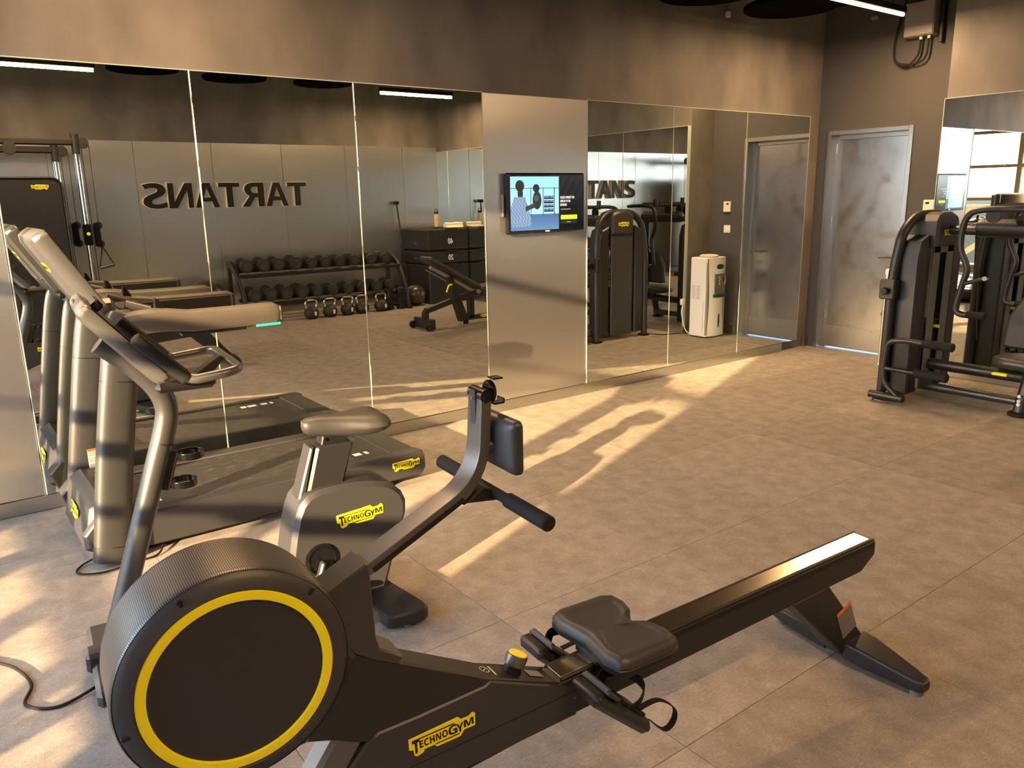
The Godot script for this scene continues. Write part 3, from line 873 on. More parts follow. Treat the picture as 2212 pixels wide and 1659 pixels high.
# ---------------------------------------------------------------- rowing machine
func rower() -> void:
	var t := thing("rowing_machine", "black rowing machine with a yellow-ringed flywheel drum and long seat rail", "rowing machine", Vector3(2.456, 0, 3.399), -deg_to_rad(5.0))
	var hw := 0.040
	# seat rail
	var rail := [Vector2(0.020, 0.438), Vector2(0.026, 0.430), Vector2(0.026, 0.382), Vector2(-0.045, 0.333), Vector2(-0.212, 0.325), Vector2(-1.30, 0.267), Vector2(-1.60, 0.25), Vector2(-1.30, 0.384)]
	part(t, "seat_rail", pr(rail, -hw, hw, 0.006), M.black_plastic)
	var rs := (Vector3(0.010, 0.4385, 0) - Vector3(-1.30, 0.385, 0)).normalized()
	var rb := Basis(rs, Vector3(-rs.y, rs.x, 0), Vector3.BACK)
	part(t, "rail_strip", bx(Vector3(-0.645, 0.4135, 0), Vector3(1.29, 0.006, 0.060), 0.001, rb), M.gold_rail, "brushed metal running strip")
	for s in [1.0, -1.0]:
		part(t, "rail_lip", bx(Vector3(-0.64, 0.4115, s * 0.0355), Vector3(1.31, 0.012, 0.010), 0.003, rb), M.deep_black)
		part(t, "rail_groove", bx(Vector3(-0.64, 0.392, s * (hw + 0.0005)), Vector3(1.30, 0.012, 0.002), 0.0, rb), M.deep_black)
	# rear leg and spread feet
	var leg := [Vector2(-0.212, 0.335), Vector2(-0.395, 0.322), Vector2(-0.095, 0.03), Vector2(0.0, 0.035), Vector2(0.004, 0.078), Vector2(-0.012, 0.098)]
	part(t, "rear_leg", pr(leg, -hw, hw, 0.006), M.black_plastic)
	sticker(t, 0.075, 0.115, Vector3(-0.105, 0.175, hw + 0.0005), Basis(Vector3.BACK, 0.42), M.label_grey)
	for s in [1.0, -1.0]:
		var f := MB.new()
		var r := []
		for q in [[0.035, -0.115, 0.0, 0.092, 0.028], [0.08, -0.112, 0.0, 0.090, 0.026], [0.16, -0.100, -0.012, 0.080, 0.022], [0.25, -0.085, -0.025, 0.068, 0.020], [0.288, -0.077, -0.032, 0.062, 0.020], [0.300, -0.068, -0.042, 0.056, 0.026]]:
			var ring := PackedVector3Array()
			for p in MB.rrect(q[2] - q[1] + 0.012, q[3] - q[4], 0.010, 3): ring.append(Vector3((q[1] + q[2]) * 0.5 + p.x + 0.012, (q[3] + q[4]) * 0.5 + p.y, s * q[0]))
			if s < 0.0: ring.reverse()
			r.append(ring)
		f.rings(r)
		var ft := part(t, "rear_foot", f.mesh(30.0), M.black_plastic)
		part(ft, "rubber_foot", cy(Vector3(-0.045, 0.0, s * 0.27), Vector3(-0.045, 0.022, s * 0.27), 0.020), M.grey_paint)
	# main frame: beam cover, dark web and front leg
	var beam := [Vector2(-1.245, 0.36), Vector2(-1.290, 0.374), Vector2(-1.505, 0.468), Vector2(-1.520, 0.460), Vector2(-1.700, 0.4485), Vector2(-1.796, 0.446), Vector2(-1.820, 0.430), Vector2(-1.862, 0.385), Vector2(-2.02, 0.18), Vector2(-2.10, 0.06), Vector2(-1.98, 0.06), Vector2(-1.86, 0.19), Vector2(-1.72, 0.246), Vector2(-1.571, 0.252), Vector2(-1.245, 0.268)]
	part(t, "beam_cover", pr(beam, -hw - 0.004, hw + 0.004, 0.006), M.charcoal)
	part(t, "cover_seam", bx(Vector3(-1.49, 0.333, hw + 0.0043), Vector3(0.48, 0.002, 0.001), 0.0, Basis(Vector3.BACK, 0.042)), M.deep_black)
	part(t, "front_leg", bx(Vector3(-2.0, 0.25, 0), Vector3(0.52, 0.075, 0.07), 0.01, Basis(Vector3.BACK, 0.95)), M.gunmetal_light)
	part(t, "front_foot", bx(Vector3(-2.12, 0.045, 0), Vector3(0.10, 0.05, 0.46), 0.012), M.black_plastic)
	for z in [-0.19, 0.19]:
		part(t, "rubber_foot", cy(Vector3(-2.12, 0.0, z), Vector3(-2.12, 0.025, z), 0.02), M.grey_paint)
	var web := [Vector2(-2.02, 0.56), Vector2(-1.95, 0.482), Vector2(-1.890, 0.461), Vector2(-1.818, 0.424), Vector2(-1.75, 0.40), Vector2(-1.35, 0.37), Vector2(-1.290, 0.376), Vector2(-1.505, 0.4735), Vector2(-1.718, 0.590), Vector2(-1.838, 0.656), Vector2(-1.90, 0.80), Vector2(-2.0, 0.82)]
	part(t, "frame_web", pr(web, -hw, hw, 0.005), M.black_plastic)
	logo(t, 0.175, Vector3(-1.725, 0.375, hw + 0.0042), Basis(Vector3.BACK, 0.035))
	logo(t, 0.175, Vector3(-1.545, 0.375, -hw - 0.0042), Basis(Vector3.LEFT, Vector3.UP, Vector3.FORWARD))
	# screws
	part(t, "screw", cy(Vector3(-1.255, 0.325, hw + 0.004), Vector3(-1.255, 0.325, hw + 0.006), 0.004, 10), M.grey_paint)
	# resistance dial on the sloping top
	var sl := Vector3(-1.505, 0.474, 0).direction_to(Vector3(-1.290, 0.376, 0))
	var sb := Basis(sl, Vector3(-sl.y, sl.x, 0), Vector3.BACK)
	var dk := Vector3(-1.418, 0.434, -0.002)
	var dl := MB.new()
	dl.lathe([Vector2(0.024, 0.0), Vector2(0.024, 0.012), Vector2(0.021, 0.013), Vector2(0.021, 0.020)], dk, sb, 28)
	var dial := part(t, "dial", dl.mesh(), M.deep_black)
	dl = MB.new()
	dl.lathe([Vector2(0.022, 0.019), Vector2(0.027, 0.022), Vector2(0.028, 0.044), Vector2(0.0255, 0.049)], dk, sb, 28)
	part(dial, "dial_ring", dl.mesh(), M.gunmetal_light)
	dl = MB.new()
	dl.lathe([Vector2(0.025, 0.048), Vector2(0.0235, 0.0515)], dk, sb, 28)
	part(dial, "dial_cap", dl.mesh(), M.yellow)
	part(t, "gauge_window", bx(Vector3(-1.352, 0.4065, 0.0), Vector3(0.045, 0.003, 0.03), 0.001, sb), M.label_grey)
	var em := MB.new()
	for i in 24:
		if i % 8 == 7: continue
		var a := TAU * i / 24.0
		em.bar(Vector3(-1.497 + 0.013 * cos(a), 0.0, 0.013 * sin(a)), Vector3(-1.497 + 0.013 * cos(a + 0.26), 0.0, 0.013 * sin(a + 0.26)), 0.0016, 0.0008)
	em.bar(Vector3(-1.503, 0, 0.006), Vector3(-1.492, 0, -0.004), 0.0016, 0.0008)
	for i in 9: em.box(Vector3(-1.474 + 0.0, 0, -0.018 + i * 0.0048), Vector3(0.005, 0.0008, 0.0032))
	var ep := part(t, "emblem", em.mesh(), M.white_print, "small white emblem and lettering")
	ep.transform = Transform3D(sb, Vector3(-1.497, 0.4712, 0) - sb * Vector3(-1.497, 0, 0))
	# flywheel drum
	var dc := Vector3(-2.083, 0.712, 0)
	var zf := Basis(Vector3.RIGHT, Vector3.BACK, Vector3.DOWN)     # lathe axis along +z
	var dm := MB.new()
	dm.lathe([Vector2(0.219, -0.086), Vector2(0.222, -0.08), Vector2(0.222, 0.08), Vector2(0.219, 0.086)], dc, zf, 96, false)
	part(t, "drum_shell", dm.mesh(), M.drum_mesh)
	for s in [1.0, -1.0]:
		var f2: Basis = zf if s > 0.0 else Basis(Vector3.RIGHT, Vector3.FORWARD, Vector3.UP)
		var rim := MB.new()
		rim.lathe([Vector2(0.215, 0.060), Vector2(0.2225, 0.075), Vector2(0.220, 0.084), Vector2(0.205, 0.0935), Vector2(0.192, 0.098), Vector2(0.187, 0.100), Vector2(0.184, 0.098), Vector2(0.183, 0.088)], dc, f2, 96, false)
		var rm := part(t, "drum_rim", rim.mesh(50.0), M.charcoal)
		var ring := MB.new()
		ring.lathe([Vector2(0.1835, 0.090), Vector2(0.1832, 0.097), Vector2(0.1815, 0.0985), Vector2(0.165, 0.0985), Vector2(0.1632, 0.097), Vector2(0.163, 0.090)], dc, f2, 96, false)
		part(t, "yellow_ring", ring.mesh(50.0), M.yellow, "bright yellow ring")
		var gd := MB.new()
		var pts := PackedVector3Array()
		for i in 72: pts.append(dc + f2 * Vector3(cos(-TAU * i / 72.0) * 0.1632, 0.093, sin(-TAU * i / 72.0) * 0.1632))
		for i in 72:
			var a := TAU * i / 72.0
			var b := TAU * (i + 1) / 72.0
			gd.tri(dc + f2 * Vector3(0, 0.096, 0), pts[i], pts[(i + 1) % 72], Vector2(0.5, 0.5), Vector2(0.5, 0.5) + Vector2(cos(a), sin(a)) * 0.5, Vector2(0.5, 0.5) + Vector2(cos(b), sin(b)) * 0.5)
		part(t, "drum_grille", gd.mesh(60.0), M.grille)
		for a in [0.75, 2.0, 3.35, 4.6]:
			var rad := Vector3(cos(a), sin(a), 0)
			part(rm, "clip_recess", bx(dc + rad * 0.204 + Vector3(0, 0, s * 0.0925), Vector3(0.022, 0.010, 0.006), 0.002, Basis(Vector3.BACK, a)), M.deep_black)
	part(t, "drum_guard", pr([Vector2(-1.96, 0.50), Vector2(-1.86, 0.62), Vector2(-1.838, 0.66), Vector2(-1.862, 0.70), Vector2(-1.90, 0.80), Vector2(-1.895, 0.835), Vector2(-1.91, 0.85), Vector2(-2.0, 0.86), Vector2(-2.0, 0.5)], -0.07, 0.07, 0.010), M.black_plastic)
	# neck and bent arm
	var neck := [Vector2(-1.90, 0.80), Vector2(-1.862, 0.69), Vector2(-1.836, 0.652), Vector2(-1.79, 0.620), Vector2(-1.735, 0.592), Vector2(-1.725, 0.612), Vector2(-1.778, 0.648), Vector2(-1.785, 0.675), Vector2(-1.789, 0.830), Vector2(-1.798, 0.852), Vector2(-1.885, 0.810)]
	part(t, "neck", pr(neck, -hw - 0.003, hw + 0.003, 0.004), M.gunmetal)
	var arm := MB.new()
	arm.sweep(bent([Vector3(-1.85, 0.800, 0), Vector3(-1.500, 0.972, 0), Vector3(-1.487, 1.168, 0)], 0.09, 8), MB.rrect(0.064, 0.027, 0.004, 2), Vector3(-0.4, 0.9, 0))
	var ar := part(t, "arm", arm.mesh(), M.gunmetal_light)
	var cap := MB.new()
	cap.cyl(Vector3(-1.487, 1.168, -0.032), Vector3(-1.487, 1.168, 0.032), 0.0155, -1.0, 24)
	part(ar, "arm_tip", cap.mesh(), M.gloss_black)
	part(ar, "cover_strip", bx(Vector3(-1.5035, 1.105, -0.004), Vector3(0.003, 0.15, 0.026), 0.001), M.gunmetal)
	for y in [1.052, 1.160]:
		part(ar, "screw", cy(Vector3(-1.505, y, -0.004), Vector3(-1.507, y, -0.004), 0.004, 8), M.grey_paint)
	part(ar, "side_slot", bx(Vector3(-1.665, 0.884, 0.0325), Vector3(0.25, 0.012, 0.002), 0.0, Basis(Vector3.BACK, 0.457)), M.deep_black)
	# chain under the arm
	var ch := MB.new()
	var c0 := Vector3(-1.785, 0.812, 0.012)
	var c1 := Vector3(-1.548, 0.928, 0.012)
	for i in 34:
		var p := c0.lerp(c1, i / 33.0)
		ch.box(p, Vector3(0.0062, 0.0065, 0.004 if i % 2 else 0.009), 0.0015, Basis(Vector3.BACK, 0.457))
	part(t, "chain", ch.mesh(), M.chrome)
	part(t, "chain_end", cy(Vector3(-1.55, 0.925, 0.010), Vector3(-1.515, 0.938, 0.010), 0.010, 12, 0.003), M.rubber)
	# handle in its cradle
	part(t, "handle_cradle", pr([Vector2(-1.545, 0.925), Vector2(-1.462, 0.915), Vector2(-1.452, 0.935), Vector2(-1.50, 0.958)], -0.028, 0.028, 0.004), M.deep_black)
	var hd := part(t, "pull_handle", cy(Vector3(-1.468, 0.935, -0.25), Vector3(-1.468, 0.935, 0.24), 0.0125, 18), M.rubber)
	for s in [1.0, -1.0]:
		part(hd, "grip", cy(Vector3(-1.468, 0.935, s * 0.082), Vector3(-1.468, 0.935, s * 0.246), 0.0175, 22, 0.003), M.rubber)
	# small display behind the upright
	var ds := MB.new()
	var r2 := []
	for q in [[-1.470, 0.55, 0.5], [-1.466, 0.86, 0.80], [-1.460, 0.965, 0.94], [-1.452, 1.0, 1.0], [-1.440, 1.0, 1.0], [-1.437, 0.98, 0.97]]:
		var ring := PackedVector3Array()
		for p in MB.rrect(0.205 * q[1], 0.125 * q[2], 0.012 * q[1], 3): ring.append(Vector3(q[0], 1.055 + p.y, -p.x))
		r2.append(ring)
	ds.rings(r2)
	var dsp := part(t, "display_housing", ds.mesh(50.0), M.charcoal)
	part(dsp, "screen", bx(Vector3(-1.4365, 1.055, 0), Vector3(0.002, 0.105, 0.185), 0.0), M.gloss_black)
	part(t, "display_mount", cy(Vector3(-1.485, 1.045, 0.012), Vector3(-1.460, 1.045, 0.012), 0.018, 20), M.satin_steel)
	# phone clip at the tip
	var clip := MB.new()
	clip.cyl(Vector3(-1.470, 1.172, 0.004), Vector3(-1.458, 1.172, 0.004), 0.026, -1.0, 24, 0.003)
	clip.box(Vector3(-1.448, 1.201, 0.004), Vector3(0.026, 0.004, 0.030), 0.0015)
	clip.box(Vector3(-1.446, 1.143, 0.004), Vector3(0.028, 0.004, 0.030), 0.0015)
	clip.box(Vector3(-1.434, 1.148, 0.004), Vector3(0.004, 0.012, 0.030), 0.001)
	part(t, "phone_clip", clip.mesh(), M.gloss_black)
	# sliding seat: padded, notched at the back
	var sb2 := MB.new()
	var seat := [Vector2(-1.192, -0.148), Vector2(-1.165, -0.160), Vector2(-1.015, -0.158), Vector2(-0.985, -0.140), Vector2(-0.978, -0.095), Vector2(-0.988, -0.050), Vector2(-1.020, -0.026), Vector2(-1.025, 0.0), Vector2(-1.020, 0.026), Vector2(-0.988, 0.050), Vector2(-0.978, 0.095), Vector2(-0.985, 0.140), Vector2(-1.015, 0.158), Vector2(-1.165, 0.160), Vector2(-1.192, 0.148), Vector2(-1.202, 0.10), Vector2(-1.192, 0.04), Vector2(-1.186, 0.0), Vector2(-1.192, -0.04), Vector2(-1.202, -0.10)]
	var flat := Basis(Vector3.RIGHT, Vector3.BACK, Vector3.DOWN)
	sb2.prism(PackedVector2Array(seat), -0.437, -0.411, 0.006, Vector3.ZERO, flat)
	var st := part(t, "seat", seat_pad(seat), M.seat_leather)
	part(st, "seat_base", sb2.mesh(), M.deep_black)
	part(t, "seat_carriage", bx(Vector3(-1.085, 0.402, 0), Vector3(0.20, 0.022, 0.10), 0.004), M.deep_black)
	# foot rests with straps
	for s in [1.0, -1.0]:
		var tp := Vector3(-1.285, 0.405, s * 0.122)
		var bt := Vector3(-1.105, 0.245, s * 0.122)
		var ax := (bt - tp).normalized()
		var up := Vector3(-ax.y, ax.x, 0)
		if up.y < 0.0: up = -up
		var pb := Basis(ax, up, ax.cross(up))
		var pl := MB.new()
		pl.box((tp + bt) * 0.5, Vector3((bt - tp).length(), 0.040, 0.118), 0.016, pb)
		var ped := part(t, "foot_rest", pl.mesh(60.0), M.black_plastic)
		var bk := MB.new()
		bk.box(tp + ax * 0.05 + up * 0.026, Vector3(0.05, 0.012, 0.112), 0.003, pb)
		bk.box(tp + ax * 0.03 + up * 0.031 , Vector3(0.012, 0.016, 0.10), 0.003, pb)
		part(ped, "buckle", bk.mesh(), M.charcoal)
		var hc := MB.new()
		hc.box(tp + ax * 0.155 + up * 0.024, Vector3(0.10, 0.010, 0.085), 0.003, pb)
		part(ped, "heel_slide", hc.mesh(), M.deep_black)
		var loop := MB.new()
		var q0: Vector3 = tp + ax * 0.11 + up * 0.024
		loop.sweep(curve([q0 + pb.z * -0.055, q0 + pb.z * -0.062 + up * 0.03, q0 + pb.z * -0.03 + up * 0.062 + ax * 0.03, q0 + pb.z * 0.03 + up * 0.062 + ax * 0.04, q0 + pb.z * 0.062 + up * 0.03 + ax * 0.02, q0 + pb.z * 0.055 + ax * 0.01], 5), MB.rrect(0.003, 0.030, 0.001, 2), ax)
		part(ped, "strap", loop.mesh(50.0), M.rubber)
		var tail := MB.new()
		var q1: Vector3 = tp + ax * 0.16 + up * 0.03 + pb.z * (0.045 * s)
		tail.sweep(curve([q1, q1 + ax * 0.05 + up * 0.045, q1 + ax * 0.11 + up * 0.05 + pb.z * 0.01, q1 + ax * 0.15 + up * 0.02, q1 + ax * 0.135 - up * 0.012, q1 + ax * 0.07 - up * 0.01], 5), MB.rrect(0.018, 0.003, 0.001, 2), up)
		part(ped, "strap_loop", tail.mesh(50.0), M.rubber)
	part(t, "foot_axle", cy(Vector3(-1.235, 0.365, -0.17), Vector3(-1.235, 0.365, 0.17), 0.013, 14), M.deep_black)

func seat_pad(o: Array) -> ArrayMesh:
	# upholstered pad: outline drawn in towards the top, with two shallow hollows
	var n := o.size()
	var mid := Vector2(-1.09, 0.0)
	var b := MB.new()
	var rr := []
	var dense := []
	for i in n:
		for k in 3: dense.append((o[i] as Vector2).lerp(o[(i + 1) % n], k / 3.0))
	for q in [[0.4375, 0.0], [0.449, 0.003], [0.460, 0.011], [0.4655, 0.026], [0.462, 0.045], [0.457, 0.065]]:
		var ring := PackedVector3Array()
		for p: Vector2 in dense:
			var d: Vector2 = mid - p
			var hollow: float = 0.0
			var w: Vector2 = p + d.normalized() * q[1]
			ring.append(Vector3(w.x, q[0] + hollow, w.y))
		ring.reverse()
		rr.append(ring)
	b.rings(rr)
	return b.mesh(60.0)

# ---------------------------------------------------------------- weight machine at the right
func machine() -> void:
	var o := Vector3(6.28, 0, 1.72)
	var t := thing("weight_machine", "black multi-station weight machine standing before the side mirror", "gym machine", o)
	# arch of two tubes that meets under a rounded head; the stack stands between them
	for s in [1.0, -1.0]:
		part(t, "frame_tube", tb(bent([Vector3(s * 0.375, 0.0, -0.09), Vector3(s * 0.375, 0.95, -0.085), Vector3(s * 0.335, 1.28, -0.06), Vector3(s * 0.20, 1.40, -0.04), Vector3(0, 1.405, -0.03)], 0.16, 8), 0.036, 18), M.black_plastic)
		part(t, "base_foot", bx(Vector3(s * 0.375, 0.012, -0.09), Vector3(0.10, 0.024, 0.10), 0.006), M.rubber)
		# deep side cover
		part(t, "side_cover", pr([Vector2(s * 0.335, 0.06), Vector2(s * 0.20, 0.06), Vector2(s * 0.20, 1.26), Vector2(s * 0.30, 1.22), Vector2(s * 0.335, 1.10)], -0.10, 0.085, 0.012), M.black_plastic)
	var hd := MB.new()
	hd.prism(PackedVector2Array([Vector2(-0.165, 1.17), Vector2(0.165, 1.17), Vector2(0.165, 1.36), Vector2(0.13, 1.405), Vector2(0.05, 1.425), Vector2(-0.05, 1.425), Vector2(-0.13, 1.405), Vector2(-0.165, 1.36)]), -0.115, 0.125, 0.02)
	part(t, "head_cover", hd.mesh(), M.charcoal)
	logo(t, 0.16, Vector3(0.08, 1.28, -0.116), Basis(Vector3.LEFT, Vector3.UP, Vector3.FORWARD))
	logo(t, 0.15, Vector3(-0.075, 1.275, 0.126), Basis.IDENTITY, M.yellow)
	part(t, "front_cover", bx(Vector3(0, 0.61, -0.085), Vector3(0.33, 1.12, 0.03), 0.008), M.charcoal)
	for x in [-0.14, 0.14]:
		for y in [0.12, 1.1]:
			part(t, "screw", cy(Vector3(x, y, -0.10), Vector3(x, y, -0.1035), 0.006, 8), M.grey_paint)
	# slotted panel on the user's side
	for s in [-1.0, 1.0]:
		part(t, "slate_cover", bx(Vector3(s * 0.105 + 0.03, 0.66, 0.085), Vector3(0.10, 1.02, 0.012), 0.004), M.slate_panel)
	part(t, "slot_cap", bx(Vector3(0.03, 1.145, 0.085), Vector3(0.31, 0.05, 0.012), 0.004), M.slate_panel)
	for s in [-0.16, 0.21]:
		part(t, "guide_rod", cy(Vector3(s, 0.10, 0.06), Vector3(s, 1.18, 0.06), 0.022, 14), M.black_plastic)
	for i in 12:
		part(t, "weight_plate", bx(Vector3(0.03, 0.11 + i * 0.042, 0.0), Vector3(0.30, 0.038, 0.11), 0.003), M.iron)
	for y in [0.55, 0.28]:
		part(t, "stack_pin", cy(Vector3(0.03, y, 0.07), Vector3(0.03, y, 0.11), 0.013, 14), M.yellow)
	# adjusting block on the left tube
	var ab := part(t, "adjuster", bx(Vector3(-0.40, 0.86, -0.09), Vector3(0.07, 0.15, 0.12), 0.01), M.black_plastic)
	part(ab, "knob", cy(Vector3(-0.435, 0.85, -0.09), Vector3(-0.475, 0.85, -0.09), 0.028, 18, 0.005), M.gloss_black)
	# leg lever: bent tube with two foam rollers
	var lx := -0.48
	var lv := part(t, "leg_lever", tb(bent([Vector3(lx, 0.06, 0.10), Vector3(lx, 0.15, -0.02), Vector3(lx, 0.27, -0.035), Vector3(lx, 0.48, -0.02), Vector3(lx, 0.50, 0.10), Vector3(lx, 0.495, 0.25)], 0.10, 7), 0.021, 16), M.black_plastic)
	part(lv, "cross_bar", tb(PackedVector3Array([Vector3(lx, 0.27, -0.03), Vector3(lx, 0.268, 0.25)]), 0.018, 14), M.black_plastic)
	part(lv, "foam_roller", cy(Vector3(lx, 0.496, 0.24), Vector3(lx, 0.492, 0.46), 0.032, 20, 0.006), M.rubber)
	part(lv, "foam_roller", cy(Vector3(lx, 0.269, 0.20), Vector3(lx, 0.266, 0.44), 0.034, 20, 0.006), M.rubber)
	part(lv, "lever_plate", bx(Vector3(lx + 0.12, 0.20, 0.22), Vector3(0.22, 0.10, 0.03), 0.006), M.black_plastic)
	part(t, "foot_bar", cy(Vector3(lx, 0.053, -0.13), Vector3(lx, 0.055, 0.14), 0.030, 20, 0.004), M.black_plastic)
	part(t, "foot_arm", bx(Vector3(-0.26, 0.05, 0.0), Vector3(0.40, 0.05, 0.05), 0.006), M.black_plastic)
	part(t, "pull_hook", tb(PackedVector3Array([Vector3(lx - 0.01, 0.05, -0.09), Vector3(lx - 0.03, 0.035, -0.09), Vector3(lx - 0.03, 0.012, -0.09), Vector3(lx - 0.005, 0.012, -0.09)]), 0.006, 8), M.chrome)
	# floor beams towards the seat
	part(t, "seat_beam", tb(PackedVector3Array([Vector3(-0.03, 0.262, 0.05), Vector3(-0.03, 0.262, 0.78)]), 0.042, 20), M.black_plastic)
	part(t, "floor_beam", tb(PackedVector3Array([Vector3(-0.03, 0.08, 0.02), Vector3(-0.03, 0.08, 0.78)]), 0.033, 18), M.gunmetal)
	part(t, "seat_column", tb(PackedVector3Array([Vector3(-0.12, 0.02, 0.80), Vector3(-0.03, 0.36, 0.82)]), 0.048, 20), M.black_plastic)
	part(t, "column_foot", cy(Vector3(-0.12, 0.0, 0.80), Vector3(-0.12, 0.025, 0.80), 0.075, 24, 0.005), M.rubber)
	for y in [0.09, 0.115, 0.15]:
		part(t, "cap_nut", cy(Vector3(-0.155, y, 0.80), Vector3(-0.17, y, 0.80), 0.012, 12), M.white_plastic)
	var sp := MB.new()
	var rr := []
	for q in [[0.575, 0.05, 0.03], [0.60, 0.12, 0.045], [0.70, 0.16, 0.05], [0.95, 0.18, 0.05], [1.02, 0.15, 0.04], [1.04, 0.10, 0.02]]:
		var ring := PackedVector3Array()
		for p in MB.rrect(q[1] * 2.0, q[2] * 1.7, q[2] * 0.8, 4): ring.append(Vector3(p.x - 0.06, 0.375 + p.y, q[0]))
		rr.append(ring)
	sp.rings(rr)
	part(t, "seat_pad", sp.mesh(60.0), M.seat_leather)
	part(t, "seat_release", bx(Vector3(-0.22, 0.30, 0.68), Vector3(0.05, 0.018, 0.10), 0.006), M.yellow, "yellow release lever")
	# back rest: rounded pad
	var bp := MB.new()
	bp.prism(PackedVector2Array([Vector2(0.60, 0.47), Vector2(0.66, 0.46), Vector2(0.95, 0.46), Vector2(1.0, 0.48), Vector2(1.0, 0.70), Vector2(0.93, 0.84), Vector2(0.80, 0.89), Vector2(0.70, 0.84), Vector2(0.62, 0.70)]), -0.01, 0.05, 0.018, Vector3.ZERO, Basis(Vector3.BACK, Vector3.UP, Vector3.LEFT))
	part(t, "back_rest", bp.mesh(), M.seat_leather)
	part(t, "back_column", tb(PackedVector3Array([Vector3(0.03, 0.26, 0.88), Vector3(0.05, 1.30, 0.88)]), 0.036, 16), M.black_plastic)
	# overhead beam and press arms
	part(t, "link_tube", tb(PackedVector3Array([Vector3(0.02, 1.29, 0.10), Vector3(0.02, 1.29, 0.36)]), 0.034, 16), M.black_plastic)
	var ob := MB.new()
	ob.tube(PackedVector3Array([Vector3(0.02, 1.31, 0.315), Vector3(0.02, 1.31, 0.33), Vector3(0.02, 1.31, 0.36), Vector3(0.02, 1.305, 0.95)]), 1.0, 22, [0.04, 0.062, 0.068, 0.068])
	part(t, "overhead_beam", ob.mesh(), M.black_plastic)
	for s in [1.0, -1.0]:
		var ax: float = s * 0.40 + 0.02
		var ps := [Vector3(ax * 0.2, 1.45, 0.95), Vector3(ax, 1.45, 0.85), Vector3(ax, 1.452, 0.54), Vector3(ax, 1.40, 0.41), Vector3(ax, 1.20, 0.385), Vector3(ax, 1.05, 0.445), Vector3(ax, 0.93, 0.425), Vector3(ax, 0.76, 0.400), Vector3(ax, 0.722, 0.44), Vector3(ax, 0.724, 0.50)]
		var pa := part(t, "press_arm", tb(curve(ps, 5), 0.0215, 16), M.black_plastic)
		part(pa, "grip", cy(Vector3(ax, 0.723, 0.475), Vector3(ax, 0.725, 0.60), 0.025, 18, 0.004), M.rubber)
		part(pa, "arm_link", tb(PackedVector3Array([Vector3(ax, 0.935, 0.43), Vector3(ax, 0.985, 0.575)]), 0.014, 12), M.black_plastic)
		part(pa, "link_bolt", cy(Vector3(ax - 0.02, 0.985, 0.575), Vector3(ax + 0.02, 0.985, 0.575), 0.016, 14), M.chrome)
		part(t, "pulley", cy(Vector3(s * 0.10, 1.40, 0.46), Vector3(s * 0.10 + 0.02, 1.40, 0.46), 0.05, 22), M.deep_black)
	part(t, "pull_post", cy(Vector3(-0.19, 1.43, 0.50), Vector3(-0.19, 1.545, 0.50), 0.026, 18), M.black_plastic)
	part(t, "pull_post", cy(Vector3(0.25, 1.43, 0.55), Vector3(0.25, 1.53, 0.55), 0.026, 18), M.black_plastic)
	part(t, "high_bar", tb(PackedVector3Array([Vector3(-0.19, 1.475, 0.50), Vector3(-0.16, 1.47, 1.15)]), 0.018, 14), M.black_plastic)
	part(t, "high_bar", tb(PackedVector3Array([Vector3(-0.19, 1.475, 0.50), Vector3(0.25, 1.455, 0.55)]), 0.018, 14), M.black_plastic)
	part(t, "steel_cable", tb(curve([Vector3(0.10, 1.30, 0.13), Vector3(0.12, 1.34, 0.28), Vector3(0.10, 1.37, 0.42)], 4), 0.0035, 6), M.satin_steel)
	part(t, "steel_cable", tb(PackedVector3Array([Vector3(0.06, 1.33, 0.10), Vector3(0.06, 1.36, 0.55)]), 0.0035, 6), M.satin_steel)
	# loose steel cable by the right tube
	part(t, "hose", tb(curve([Vector3(0.40, 1.22, -0.05), Vector3(0.42, 0.9, -0.06), Vector3(0.405, 0.55, -0.05), Vector3(0.41, 0.30, -0.02)], 5), 0.006, 8), M.gunmetal)

